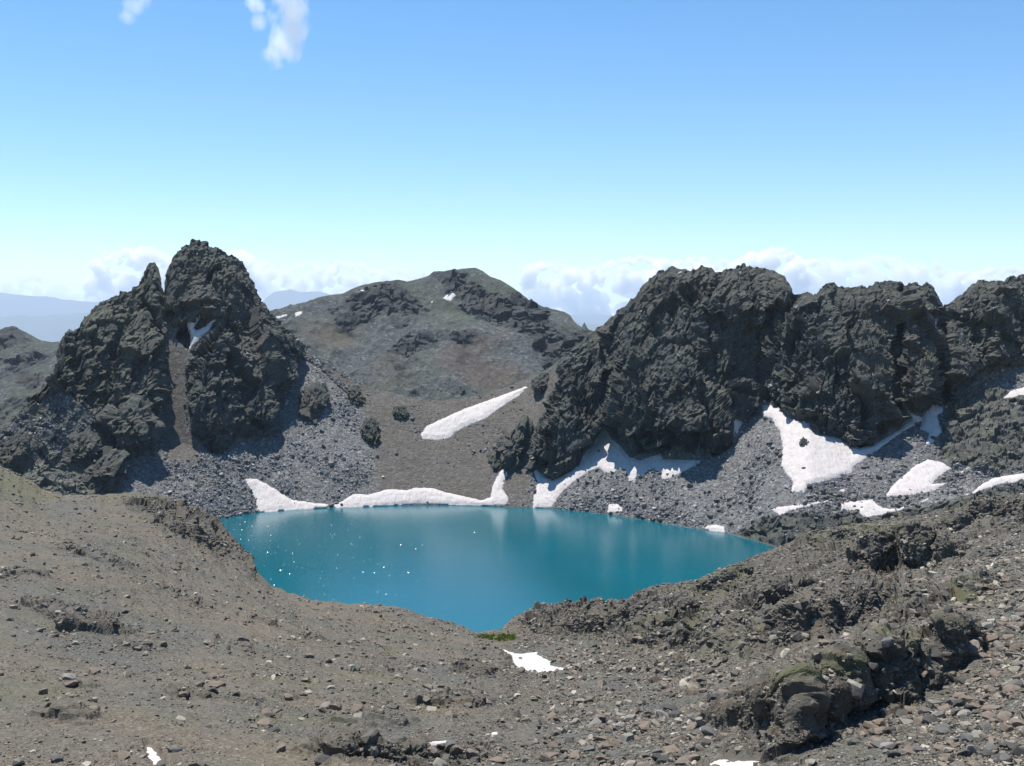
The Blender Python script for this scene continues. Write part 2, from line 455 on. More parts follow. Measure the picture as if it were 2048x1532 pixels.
foot_v = np.maximum(foot_v, vsky + 6)
foot_s = np.tan(np.radians(foot_s))
Y3 = Y_from(foot_v, Y1, shore_z, foot_s); z3 = z_of(foot_v, Y3)
cliff = curve(us, [(-240, 40), (0, 43), (110, 48), (300, 51), (400, 53), (540, 51), (600, 46), (625, 36), (700, 33), (1050, 33), (1090, 40), (1130, 48), (1250, 53), (1600, 55), (1900, 53), (2060, 47), (2300, 44)])[0]
cliff = np.tan(np.radians(cliff))
Y4 = Y_from(vsky, Y3, z3, cliff); z4 = z_of(vsky, Y4)
vm = 0.5 * foot_v + 0.5 * vsky
Ym = Y_from(vm, Y3, z3, cliff * 1.06)
zm = z_of(vm, Ym)
Y4 = Y_from(vsky, Ym, zm, cliff * 0.92); z4 = z_of(vsky, Y4)
sY = blur(Y4, 10, (0,)); 
Y5 = sY + 14; z5 = blur(z4, 6, (0,)) - 14
Y6 = sY + 130; z6 = blur(z4, 40, (0,)) * 0.35 - 35
Y0 = Y1 - 70; z0 = shore_z - 22
PA = loft(us, [(Y0, z0), (Y1, shore_z), (Y3, z3), (Ym, zm), (Y4, z4), (Y5, z5), (Y6, z6)], [14, 110, 90, 90, 10, 14])
RA, CA = PA.shape[:2]
crest_row = 14 + 110 + 90 + 90
zz = PA[..., 2].copy()
zz[:crest_row - 8] = blur(zz, 6, (0,))[:crest_row - 8]
zz[14] = PA[14, :, 2]
PA[..., 2] = zz
uA, vA = project(PA)
jit = PA.reshape(-1, 3)
ju = (uA.ravel() + 7 * fbm(jit * 0.09, 3, 3)).reshape(RA, CA)
jv = (vA.ravel() + 7 * fbm(jit * 0.09 + 50, 3, 5)).reshape(RA, CA)
rows_i = np.arange(RA)[:, None] * np.ones((1, CA))
front = rows_i <= crest_row

def union(polys, feather=4.0, U=None, V=None):
    r = np.zeros(U.shape, np.float32)
    for p in polys:
        r = np.maximum(r, poly_in(U, V, p, feather))
    return r

rockA = union([ROCK_L1, ROCK_SHADE_L2, ROCK_R], 4.0, ju, jv)
rockA = np.maximum(rockA, np.where(~front & ((uA < 610) | (uA > 1110)), 1.0, 0.0))
roughA = np.maximum(union([ROCK_SLOPE, ROCK_SHORE], 8.0, ju, jv), 0.75 * union([ROCK_LEFT], 14.0, ju, jv))
rockA = np.maximum(rockA, roughA * 0.85)
brownA = union([BROWN_SADDLE, BROWN_GULLY], 14.0, ju, jv)

push = np.zeros((RA, CA), np.float32)
for poly, amt, fe in BUTTRESS:
    push += 1.1 * amt * poly_in(0.6 * ju + 0.4 * uA, 0.6 * jv + 0.4 * vA, poly, fe * 1.5)
for poly, amt, fe in HOLLOW:
    push -= amt * poly_in(uA, vA, poly, fe)
push *= np.clip(rockA + 0.0, 0.0, 1.0) * sstep(-4, 34, rows_i - 124 + 10 * fbm(jit / 20, 2, 8).reshape(RA, CA))
near_crest = sstep(0, 20, crest_row - rows_i)
push *= np.where(front, 0.25 + 0.75 * near_crest, 0)


SNOW_FAR = [
    ('snow_patch', [(490, 958), (512, 957), (530, 966), (548, 975), (562, 986), (585, 1000), (610, 1003), (640, 1007), (662, 1009), (650, 1018), (600, 1022), (514, 1028), (513, 1005), (505, 985), (496, 970)],
     'wedge of old snow at the lake edge below the twin peak, dotted with stones', 1.2),
    ('snow_patch', [(668, 1011), (707, 988), (735, 989), (774, 979), (813, 980), (833, 976), (864, 976), (895, 986), (931, 993), (962, 1001), (980, 995), (986, 970), (995, 950), (1005, 939), (1019, 934), (1019, 945), (1009, 962), (1005, 978), (1018, 999), (1013, 1009),
                    (950, 1013), (911, 1011), (852, 1007), (813, 1009), (755, 1015), (696, 1019), (672, 1019)],
     'long curved strip of snow along the far lake shore under the brown saddle', 1.6),
    ('snow_patch', [(841, 868), (852, 853), (876, 841), (931, 817), (990, 796), (1048, 774), (1055, 774), (1040, 790), (1009, 809), (970, 837), (931, 853), (911, 864), (900, 876), (872, 880), (845, 878)],
     'slanting tongue of snow alone on the brown saddle slope', 1.6),
    ('snow_patch', [(1065, 935), (1074, 933), (1094, 952), (1117, 956), (1137, 946), (1157, 931), (1168, 907), (1186, 892), (1192, 876), (1208, 851), (1213, 862), (1225, 880), (1243, 894), (1258, 915), (1282, 921), (1313, 909), (1323, 907), (1325, 919), (1360, 919), (1409, 921),
                    (1376, 939), (1341, 956), (1325, 960), (1317, 943), (1302, 939), (1290, 948), (1258, 964), (1251, 939), (1239, 935), (1231, 945), (1211, 946), (1196, 935), (1172, 946), (1145, 966), (1121, 986), (1104, 1015), (1066, 1017), (1068, 986), (1074, 966)],
     'branching snow field in shade at the foot of the dark central cliff', 1.6),
    ('snow_patch', [(1215, 1009), (1243, 1009), (1245, 1023), (1215, 1026)], 'small square patch of snow at the water line below the central cliff', 0.8),
    ('snow_patch', [(1405, 1055), (1418, 1051), (1431, 1049), (1450, 1053), (1449, 1066), (1432, 1063), (1415, 1060)], 'low white snow remnant at the right corner of the lake', 0.9),
    ('snow_patch', [(1470, 835), (1486, 841), (1480, 856), (1474, 872), (1469, 868), (1468, 845)], 'narrow upright snow patch beside the right edge of the central cliff', 0.8),
    ('snow_patch', [(1524, 809), (1543, 811), (1559, 817), (1578, 836), (1617, 844), (1629, 868), (1664, 874), (1692, 883), (1719, 897), (1751, 887), (1798, 860), (1825, 840), (1813, 817), (1833, 832), (1845, 834), (1864, 809), (1872, 807), (1886, 805), (1886, 821), (1874, 832), (1884, 864),
                    (1864, 887), (1849, 894), (1858, 866), (1841, 860), (1843, 842), (1805, 864), (1751, 903), (1708, 934), (1704, 946), (1657, 962), (1617, 970), (1610, 985), (1582, 985), (1586, 966), (1563, 934), (1565, 895), (1559, 864), (1543, 838), (1524, 834)],
     'largest snow field, spread in a bowl below the blocky cliff', 1.8),
    ('snow_patch', [(1770, 991), (1790, 966), (1833, 930), (1856, 919), (1880, 923), (1903, 936), (1876, 956), (1864, 968), (1896, 966), (1868, 981), (1821, 991), (1774, 994)], 'teardrop shaped snow patch low on the scree below the blocky cliff', 1.4),
    ('snow_patch', [(1541, 1018), (1559, 1013), (1606, 1009), (1657, 999), (1672, 998), (1629, 1011), (1582, 1021), (1559, 1032)], 'thin slanting snow strip behind the mossy rocks near the lake corner', 0.9),
    ('snow_patch', [(1678, 1007), (1692, 1003), (1743, 999), (1766, 1015), (1790, 1017), (1819, 1009), (1802, 1021), (1770, 1029), (1731, 1037), (1712, 1023), (1684, 1022)], 'ragged snow patch lying along the top of the dark near ridge', 0.9),
    ('snow_patch', [(1905, 994), (1939, 989), (1966, 966), (1990, 954), (2060, 944), (2060, 958), (1990, 972), (1950, 986)], 'long snow strip running out of the right edge of the picture', 1.0),
    ('snow_patch', [(2003, 798), (2021, 782), (2060, 770), (2060, 790), (2013, 798)], 'snow patch high on the right scree under the last cliff', 1.0),
    ('snow_patch', [(1858, 1026), (1870, 1019), (1874, 1025), (1866, 1029)], 'tiny round snow spot above the dark near ridge', 0.5),
    ('snow_patch', [(1676, 981), (1690, 976), (1694, 982), (1680, 987)], 'tiny snow spot below the largest snow field', 0.5),
    ('snow_patch', [(1835, 1004), (1852, 995), (1866, 991), (1853, 1003), (1840, 1008)], 'sliver of snow under the teardrop shaped snow patch', 0.5),
    ('snow_patch', [(1918, 945), (1931, 936), (1944, 931), (1934, 941), (1922, 948)], 'sliver of snow beside the rocks right of the teardrop snow patch', 0.5),
    ('snow_patch', [(372, 641), (387, 637), (400, 626), (396, 641), (387, 656), (395, 661), (409, 652), (433, 635), (417, 663), (398, 681), (378, 702), (382, 678), (376, 661)], 'forked shaded snow patch high in the cleft of the twin peak', 1.0),
    ('snow_patch', [(1865, 638), (1878, 634), (1874, 648), (1866, 664)], 'sliver of snow in the crack beside the blocky cliff top', 0.8),
]
snow_soft = poly_in(uA, vA, [(336, 650), (350, 680), (372, 705), (368, 760), (370, 850), (396, 900), (395, 930), (340, 920), (326, 870), (326, 760), (338, 700)], 12.0) * front
for nm, poly, lab, th in SNOW_FAR:
    snow_soft = np.maximum(snow_soft, poly_in(uA, vA, poly, 14.0) * front)
hd = PA[..., :2] / np.linalg.norm(PA[..., :2], axis=-1, keepdims=True)
PA[..., :2] -= hd * (push * (1 - sstep(0.1, 0.6, snow_soft)))[..., None]
sm_ = blur(PA, 5)
kk = (sstep(4, 14, crest_row - rows_i) * np.clip(rockA, 0, 1) * (rows_i > 60))[..., None]
PA = PA * (1 - kk) + sm_ * kk
uA, vA = project(PA)
snow_cover = np.zeros((RA, CA), np.float32)
for nm, poly, lab, th in SNOW_FAR:
    snow_cover = np.maximum(snow_cover, poly_in(uA, vA, poly, 3.0) * front)
rockA = rockA * (1 - sstep(0.4, 1.0, snow_cover))
baseA = PA.copy()
NA = grid_normals(PA)
Ns = blur(NA, 6)
Ns /= np.linalg.norm(Ns, axis=-1, keepdims=True) + 1e-9
Q3 = PA.reshape(-1, 3)
st = Q3 * np.array([1.0, 1.0, 0.62])
wv = np.stack([fbm(Q3 / 14, 3, 40), fbm(Q3 / 14, 3, 42), fbm(Q3 / 14, 3, 44)], -1)
st2 = (Q3 + 5 * wv) * np.array([1.0, 1.0, 0.45])
st3 = (Q3 + 4 * wv) * np.array([1.0, 1.0, 0.16])
JB = (0.9, 0.2, -0.7)
dr_big = 4.2 * facet(st2 / 27, 11, 1.9) + 1.3 * ridged(st2 / 30, 2, 21) + 1.4 * ridged(st3 / 9, 2, 24)
dr_mid = 1.5 * facet(st2 / 10, 12, 2.2, 0.7, JB)
dr_small = 0.62 * facet(st / 4.2 + 0.2 * wv, 13, 2.4, 0.6, JB) + 0.30 * facet(st / 1.9 + 0.2 * wv, 14, 2.4, 0.6, JB) + 0.12 * fbm(Q3 / 2.0, 2, 31)
crest_d = np.abs(crest_row - rows_i.ravel())
dr_small *= np.where((uA.ravel() > 1000) & (crest_d < 12), 0.55, 1.0)
calm = 0.38 + 0.8 * sstep(-0.22, 0.25, fbm(st / 48, 2, 33))
dr_mid *= calm; dr_small *= 0.25 + 0.75 * calm
dr = dr_big * (0.05 + 0.95 * sstep(0, 40, crest_d)) + dr_mid * (0.3 + 0.7 * sstep(0, 26, crest_d)) + dr_small
ds = 1.1 * fbm(Q3 / 22, 3, 51) + 0.25 * fbm(Q3 / 3.0, 3, 55) + 0.35 * np.maximum(facet(Q3 / 3.2, 56, 1.0), 0)
do = 1.6 * facet(st / 9, 61, 1.5) + 0.9 * facet(st / 3.6, 62, 1.5) + 1.2 * ridged(st / 14, 3, 63)
rk = rockA.ravel(); rg = roughA.ravel()
above = sstep(0.0, 2.5, Q3[:, 2])
disp = (rk * (1 - rg) * dr + rg * do + (1 - np.maximum(rk, rg)) * ds * (0.35 + 0.65 * (1 - brownA.ravel()))) * (0.15 + 0.85 * above)
# the crest keeps its outline: less push across it
disp *= np.where(rk > 0.4, 1.0, 0.3 + 0.7 * sstep(0, 20, crest_d))
disp *= 1 - 0.92 * np.maximum(snow_cover, sstep(0.25, 0.6, snow_soft)).ravel()
PA = PA + Ns * disp.reshape(RA, CA, 1)
NA2 = grid_normals(PA)[..., 2].ravel()
green_litA = np.clip(0.7 * rk * sstep(0.5, 0.8, NA2) * sstep(-0.35, 0.2, fbm(Q3 / 16, 3, 76)) + 0.55 * sstep(0.1, 0.5, fbm(Q3 / 30, 3, 71)) + 0.9 * sstep(0.55, 0.9, NA[..., 2].ravel()) * rk * sstep(-0.1, 0.3, fbm(Q3 / 8, 3, 72)) + rg * 0.5 * sstep(-0.1, 0.4, fbm(Q3 / 10, 3, 73)), 0, 1)  # lichen and green patches; upward rock facets also lightened in colour as sunlit tops
green_litA *= np.where(uA.ravel() < 300, 1.0, 0.55)
brown_v = brownA.ravel() * (0.75 + 0.25 * fbm(Q3 / 12, 3, 74)) + 0.25 * sstep(0.2, 0.6, fbm(Q3 / 35, 3, 75))
left_slope = union([ROCK_LEFT], 14.0, ju, jv).ravel()
green_litA = np.clip(green_litA + 0.5 * left_slope * sstep(-0.15, 0.3, fbm(Q3 / 12, 3, 78)), 0, 1)
maskA = np.stack([np.clip(rk * (1 - 0.65 * left_slope), 0, 1), np.clip(brown_v, 0, 1), green_litA], -1)
QA = grid_faces(RA, CA)
VAf = PA.reshape(-1, 3)
fc_rock = (rk[QA].mean(1) - 0.0) > 0.5
fc_u = uA.ravel()[QA].mean(1)
fr = rg[QA].mean(1) > 0.5
sel_peak = fc_rock & (fc_u < 640) & ~fr
sel_mass = fc_rock & (fc_u > 1050) & ~fr
for name, sel, lab in (('mountain_left', sel_peak, 'dark rocky twin peak with a needle spire left of the lake'),
                       ('mountain_right', sel_mass, 'dark blocky cliff massif right of the saddle'),
                       ('scree_slope', ~(sel_peak | sel_mass), 'grey scree and brown saddle slope rising from the far lake shore')):
    V, Q, A = sub_mesh(VAf, QA, sel, {'mask': maskA})
    o = mesh_obj(name, V, Q, M_far, A, smooth=False)
    tag(o, lab, None, None, 'structure')

def snow_from_grid(base, N, poly, thick, name, label, front_mask, lump=0.25, mat=M_snow, group='old snow patches', skirt=1.2, cell=1.0):
    """a sheet of snow lying on the ground inside an outline: thick in the middle, thin and ragged at its rim"""
    R, C = base.shape[:2]
    U, V = project(base)
    xs = [p[0] for p in poly]; ys = [p[1] for p in poly]
    box = (U > min(xs) - 8) & (U < max(xs) + 8) & (V > min(ys) - 8) & (V < max(ys) + 8) & front_mask
    sd = np.full((R, C), -99.0, np.float32)
    Pb = base[box]
    if len(Pb) == 0: return None
    w = np.stack([fbm(Pb / (3.5 * cell), 3, 81), fbm(Pb / (3.5 * cell), 3, 91)], -1)
    sc = F / np.median(Pb[:, 1])
    sd[box] = poly_sd(U[box] + w[:, 0] * 1.1 * sc * cell, V[box] + w[:, 1] * 0.7 * sc * cell, poly)
    inside = sd > -1.5
    keep_v = inside
    i = np.arange(R * C).reshape(R, C)
    k = keep_v[:-1, :-1] & keep_v[:-1, 1:] & keep_v[1:, 1:] & keep_v[1:, :-1]
    Q = np.stack([i[:-1, :-1], i[:-1, 1:], i[1:, 1:], i[1:, :-1]], -1)[k]
    if len(Q) == 0: return None
    used, inv = np.unique(Q, return_inverse=True)
    Q = inv.reshape(Q.shape)
    B = base.reshape(-1, 3)[used]; n = N.reshape(-1, 3)[used]
    d = sd.ravel()[used]
    t = 0.6 * thick * (sstep(-1.0, 9.0, d) * 0.7 + 0.3 * sstep(-1.5, 2.0, d)) + lump * fbm(B / (4 * cell), 3, 85) * sstep(0, 6, d) - 0.12 * cell
    Vv = B + n * t[:, None]
    # rim: boundary edges get a skirt that runs into the ground
    E = {}
    for a, b, c, e in Q.tolist():
        for p, q in ((a, b), (b, c), (c, e), (e, a)):
            key = (p, q) if p < q else (q, p)
            E[key] = None if key in E else (p, q)
    bd = [x for x in E.values() if x]
    bv = sorted({p for e in bd for p in e})
    mp = {p: len(Vv) + j for j, p in enumerate(bv)}
    low = Vv[bv] - n[bv] * skirt * cell
    Vv = np.concatenate([Vv, low])
    Q = np.concatenate([Q, np.array([(q, p, mp[p], mp[q]) for p, q in bd], np.int64).reshape(-1, 4)])
    o = mesh_obj(name, Vv, Q, mat, None, smooth=True)
    tag(o, label, 'snow', group)
    return o

baseS = blur(baseA, 3)
for nm, poly, lab, th in SNOW_FAR:
    bb, nn, sk = (baseS, Ns, 1.4)
    snow_from_grid(bb, nn, poly, th, nm, lab, front, 0.3, skirt=sk)

# ------------------------------------------------------------------ near slope: the hillside below the viewer, the hollow and the ridges to the lake
un = np.concatenate([np.arange(-900, -60, 12.0), np.arange(-60, 2110, DUB), np.arange(2110, 3000, 12.0)])
CREST = [(-280, 850, 400), (-100, 895, 410), (0, 935, 420), (40, 955, 425), (90, 985, 430), (130, 992, 435), (200, 990, 440), (260, 985, 445), (320, 992, 450), (360, 1003, 450), (395, 1020, 450), (425, 1042, 448), (450, 1072, 445), (480, 1102, 440),
         (498, 1120, 436), (508, 1145, 430), (540, 1172, 420), (575, 1190, 410), (640, 1204, 395), (700, 1209, 388), (780, 1214, 380), (820, 1222, 378), (860, 1236, 378), (900, 1250, 379), (950, 1268, 382), (1000, 1262, 384),
         (1030, 1238, 386), (1055, 1226, 388), (1085, 1218, 390), (1120, 1212, 392), (1160, 1208, 395), (1250, 1206, 400), (1280, 1190, 405), (1310, 1178, 410), (1400, 1166, 420), (1440, 1146, 432), (1500, 1118, 455),
         (1560, 1096, 478), (1620, 1070, 485), (1700, 1052, 478), (1800, 1038, 470), (1900, 1022, 460), (2048, 990, 448), (2330, 945, 430)]
cv, cY = curve(un, CREST)
cv = cv + 1.2 * np.interp(un, np.arange(-280, 2334, 9), rng.normal(0, 1, len(np.arange(-280, 2334, 9))))
cz = z_of(cv, cY)
bY = curve(un, [(-280, 84), (0, 80), (500, 78), (1000, 82), (1400, 78), (2048, 64), (2330, 60)])[0]
bY = bY * 0.94
bz = z_of(1590.0, bY)
mY = np.full(un.shape, 200.0)
mv = curve(un, [(-280, 1130), (0, 1175), (300, 1235), (600, 1300), (850, 1338), (1000, 1352), (1100, 1352), (1250, 1320), (1500, 1248), (1750, 1190), (2048, 1125), (2330, 1075)])[0]
mz = z_of(mv, mY)
m2Y = np.full(un.shape, 290.0)
m2v = curve(un, [(-280, 1005), (0, 1065), (250, 1105), (450, 1180), (600, 1245), (850, 1292), (1000, 1310), (1080, 1308), (1200, 1280), (1400, 1225), (1560, 1175), (1750, 1120), (2048, 1055), (2330, 1005)])[0]
m2z = z_of(m2v, m2Y)
f0Y = np.full(un.shape, 3.0); f0z = np.full(un.shape, H - 1.9)
fY = np.full(un.shape, 30.0); fz = np.full(un.shape, H - 14.0)
aY = cY + 14; az = cz - 7
eY = cY + 80; ez = np.minimum(cz - 46, -12.0)
PB = loft(un, [(f0Y, f0z), (fY, fz), (bY, bz), (mY, mz), (m2Y, m2z), (cY, cz), (aY, az), (eY, ez)], [8, 26, 160, 110, 110, 8, 24])
RB, CB = PB.shape[:2]
crestB = 34 + 160 + 110 + 110
zb = PB[..., 2].copy()
sm = blur(zb, 24, (0,))
zb[60:crestB - 26] = sm[60:crestB - 26]
PB[..., 2] = zb
rows_b = np.arange(RB)[:, None] * np.ones((1, CB))
frontB = rows_b <= crestB
base0 = PB.copy()
uB, vB = project(PB)

def on_near(pts):
    """drop traced picture points onto the near ground: nearest grid point as seen, world xy"""
    out = []
    Uf, Vf = uB[:crestB + 1], vB[:crestB + 1]
    for (u, v) in pts:
        j = int(np.argmin(np.abs(un - u)))
        i = int(np.argmin(np.abs(Vf[:, j] - v)))
        out.append(base0[i, j].copy())
    return np.array(out)

# ledges: foot line (left to right), height of the broken face, how far the raised ground runs back, label (None: part of the ground)
LEDGES = [
    ([(1455, 1512), (1500, 1516), (1570, 1510), (1640, 1490), (1690, 1452), (1740, 1432), (1800, 1418), (1860, 1402), (1905, 1368), (1938, 1325), (1950, 1288)], 3.4, 17, 'long broken rock ridge with a shaded face crossing the lower right slope'),
    ([(1350, 1290), (1385, 1312), (1420, 1320), (1462, 1306), (1510, 1275), (1550, 1243)], 4.2, 16, 'columnar rock step with a dark face right of the valley snow'),
    ([(1560, 1330), (1610, 1318), (1660, 1280), (1700, 1256), (1740, 1240), (1775, 1215), (1845, 1178)], 4.0, 15, 'slabby rock ridge in the middle of the right slope'),
    ([(1640, 1160), (1700, 1152), (1765, 1146), (1835, 1120), (1900, 1095)], 7.0, 22, 'dark hollowed crag below the snow strip at the lake corner'),
    ([(1290, 1352), (1330, 1358), (1385, 1340)], 1.6, 8, 'low dark rock hump right of the valley snow'),
    ([(1180, 1282), (1240, 1268), (1290, 1240), (1330, 1215)], 3.2, 16, 'short rock step above the lake outlet'),
    ([(1840, 1088), (1900, 1078), (1980, 1058), (2060, 1045), (2200, 1020)], 5.0, 20, 'rock band running to the right edge below the long snow strip'),
    ([(1500, 1440), (1550, 1425), (1600, 1400)], 1.3, 6, None),
    ([(1470, 1248), (1540, 1222), (1600, 1190), (1660, 1165)], 2.6, 12, None),
    ([(1200, 1310), (1270, 1300), (1340, 1268), (1400, 1235)], 2.4, 12, None),
    ([(1560, 1120), (1640, 1105), (1720, 1088), (1800, 1072)], 3.5, 14, None),
    ([(1380, 1205), (1450, 1185), (1520, 1150)], 3.0, 14, None),
    ([(1870, 1250), (1930, 1225), (2000, 1185), (2060, 1170)], 1.6, 10, None),
    ([(1650, 1345), (1720, 1310), (1790, 1270), (1850, 1240)], 1.5, 9, None),
    ([(250, 1180), (330, 1200), (400, 1230)], 1.4, 9, None), ([(480, 1240), (560, 1262), (640, 1290)], 1.2, 9, None), ([(60, 1100), (140, 1120), (220, 1150)], 2.0, 12, None), ([(340, 1280), (420, 1292), (520, 1330)], 1.0, 8, None),
    ([(660, 1532), (720, 1522), (800, 1528), (880, 1520), (950, 1530)], 1.8, 6, 'dark jagged crag at the bottom edge of the picture'),
    ([(15, 1212), (60, 1235), (110, 1255), (150, 1285)], 2.2, 12, 'dark ledge with a shaded undercut on the left slope'),
    ([(190, 1290), (250, 1312), (330, 1318)], 1.5, 9, 'broken rock ledges beside the grey gravel streak on the left slope'),
    ([(120, 1228), (200, 1245)], 1.2, 7, None),
    ([(820, 1420), (900, 1424), (975, 1425), (1000, 1412)], 1.5, 10, 'layered low ledge left of the gravel gully'),
    ([(700, 1468), (780, 1466), (860, 1450)], 1.0, 7, None),
    ([(930, 1362), (985, 1368), (1025, 1345)], 1.6, 9, 'dark rock lip left of the valley snow'),
    ([(330, 1068), (400, 1090), (455, 1110), (495, 1135)], 4.0, 18, 'dark rocky edge of the left hill above the lake'),
    ([(330, 1045), (380, 1060), (420, 1072)], 3.0, 12, None),
    ([(-60, 1170), (60, 1160), (110, 1165)], 1.8, 10, None),
    ([(20, 1440), (110, 1455), (160, 1462)], 0.8, 5, None),
    ([(300, 1400), (440, 1410), (490, 1418)], 0.9, 6, None),
    ([(100, 1378), (160, 1390)], 0.7, 4, None),
    ([(560, 1405), (640, 1404)], 0.7, 4, None),
]
Xb, Yb = base0[..., 0].ravel(), base0[..., 1].ravel()
warp = np.stack([fbm(base0.reshape(-1, 3) / 9, 4, 101), fbm(base0.reshape(-1, 3) / 9, 4, 103)], -1)
raise_ = np.zeros(RB * CB, np.float32)
ledge_rock = np.zeros(RB * CB, np.float32)
ledge_id = np.full(RB * CB, -1, np.int32)
facen = facet(base0.reshape(-1, 3) / 2.2, 107, 1.2)
gap0 = blur(np.abs(np.gradient(base0[..., 1], axis=0)), 2).ravel()
facen = facen * np.clip(1.6 - 2.2 * gap0 / 2.2, 0, 1)
lnoise = fbm(base0.reshape(-1, 3) / 5.0, 2, 108)
lnoise2 = fbm(base0.reshape(-1, 3) / 6.0, 3, 109)
for li, (pts, hgt, run, lab) in enumerate(LEDGES):
    W = on_near(pts)[:, :2]
    if pts[0][0] < 1100: hgt *= 0.6 if hgt < 1.7 else 1.0; run *= 1.3
    else: run *= 1.35; hgt *= 1.5
    lo = W.min(0) - run - 6; hi = W.max(0) + run + 6
    box = np.where((Xb > lo[0]) & (Xb < hi[0]) & (Yb > lo[1]) & (Yb < hi[1]) & frontB.ravel())[0]
    if len(box) == 0: continue
    px = Xb[box] + warp[box, 0] * run * 0.22; py = Yb[box] + warp[box, 1] * run * 0.22
    best = np.full(len(box), 1e9); sgn = np.zeros(len(box)); along = np.zeros(len(box))
    L = np.concatenate([[0], np.cumsum(np.linalg.norm(np.diff(W, axis=0), axis=1))])
    for k in range(len(W) - 1):
        a, b = W[k], W[k + 1]; e = b - a; ln = np.linalg.norm(e) + 1e-9
        t = ((px - a[0]) * e[0] + (py - a[1]) * e[1]) / ln ** 2
        tc = np.clip(t, 0, 1)
        d = np.hypot(px - a[0] - tc * e[0], py - a[1] - tc * e[1])
        s = e[0] * (py - a[1]) - e[1] * (px - a[0])
        m = d < best
        best = np.where(m, d, best); sgn = np.where(m, np.sign(s), sgn); along = np.where(m, L[k] + tc * ln, along)
    sd = best * sgn
    taper = sstep(0, 0.22, along / L[-1]) * sstep(0, 0.22, 1 - along / L[-1]) ** 0.7
    sd = sd - hgt * (0.08 * facen[box] + 0.9 * lnoise[box] * np.clip(1.6 - 1.6 * gap0[box] / 4.5, 0.2, 1))
    hgt = hgt * 1.0
    ww = np.maximum(max(0.5, 0.45 * hgt), 2.3 * gap0[box])
    taper = taper * (0.55 + 0.45 * sstep(-0.35, 0.25, lnoise2[box]))
    prof = sstep(-0.2, ww, sd) * (1 - sstep(0.0, run, sd - 0.25 * ww)) * np.where(best < run * 1.2, 1, 0)
    r = hgt * prof * taper
    better = r > raise_[box]
    raise_[box] = np.maximum(raise_[box], r)
    lr = sstep(0.10, 0.35, prof * taper) * (1.0 if lab or pts[0][0] > 1100 else 0.45)
    ledge_rock[box] = np.maximum(ledge_rock[box], lr)
    if lab:
        ledge_id[box[better & (lr > 0.55)]] = li
raise_ = blur(raise_.reshape(RB, CB), 2).ravel()
PB[..., 2] += raise_.reshape(RB, CB)
lo_r, hi_r = 34, crestB
seg = PB[lo_r:hi_r + 1].copy()
sv = VH + F * (H - seg[..., 2]) / seg[..., 1]
sb = vB[lo_r:hi_r + 1]
ds_ = np.abs(np.diff(sv, axis=0)) + 0.7 * np.abs(np.diff(sb, axis=0))
cum = np.concatenate([np.zeros((1, CB)), np.cumsum(ds_, 0)])
cum = blur(cum, 1, (1,))
idx = np.arange(hi_r - lo_r + 1)
rz, lrk = raise_.reshape(RB, CB), ledge_rock.reshape(RB, CB)
lid = ledge_id.reshape(RB, CB)
lrk2, lid2 = lrk.copy(), lid.copy()
for j in range(CB):
    pos = np.interp(np.linspace(0, cum[-1, j], len(idx)), cum[:, j], idx)
    for k in range(3):
        PB[lo_r:hi_r + 1, j, k] = np.interp(pos, idx, seg[:, j, k])
    lrk2[lo_r:hi_r + 1, j] = np.interp(pos, idx, lrk[lo_r:hi_r + 1, j])
    lid2[lo_r:hi_r + 1, j] = lid[lo_r:hi_r + 1, j][np.round(pos).astype(int)]
ledge_rock, ledge_id = lrk2.ravel(), lid2.ravel()

ROCK_NEAR = [
    [(1040, 1240), (1085, 1216), (1250, 1200), (1310, 1175), (1400, 1160), (1500, 1112), (1560, 1092), (1640, 1060), (1800, 1030), (2060, 985), (2330, 930), (2330, 1040), (2060, 1060), (1900, 1110), (1800, 1180), (1700, 1250), (1640, 1300), (1560, 1330),
     (1480, 1290), (1420, 1325), (1340, 1300), (1200, 1290), (1150, 1280), (1060, 1262)],
    [(1440, 1520), (1470, 1460), (1560, 1400), (1640, 1370), (1760, 1320), (1850, 1270), (1930, 1258), (1960, 1300), (1930, 1360), (1860, 1410), (1700, 1470), (1600, 1532), (1450, 1540)],
    [(330, 1000), (400, 1025), (440, 1060), (500, 1120), (505, 1150), (450, 1120), (380, 1085), (300, 1060), (240, 1000)],
    [(640, 1545), (700, 1505), (900, 1500), (960, 1530), (960, 1560)],
]
SCREE_NEAR = [
    [(1040, 1300), (1150, 1290), (1300, 1350), (1480, 1370), (1400, 1450), (1430, 1560), (1000, 1560), (1010, 1440), (1050, 1360)],
    [(1600, 1532), (1760, 1460), (1960, 1350), (2330, 1150), (2330, 1640), (1560, 1640)],
    [(10, 1205), (60, 1240), (160, 1290), (300, 1330), (420, 1350), (400, 1370), (250, 1350), (150, 1320), (40, 1250)],
    [(1850, 1160), (2060, 1060), (2330, 1040), (2330, 1160), (2000, 1250), (1850, 1220)],
]
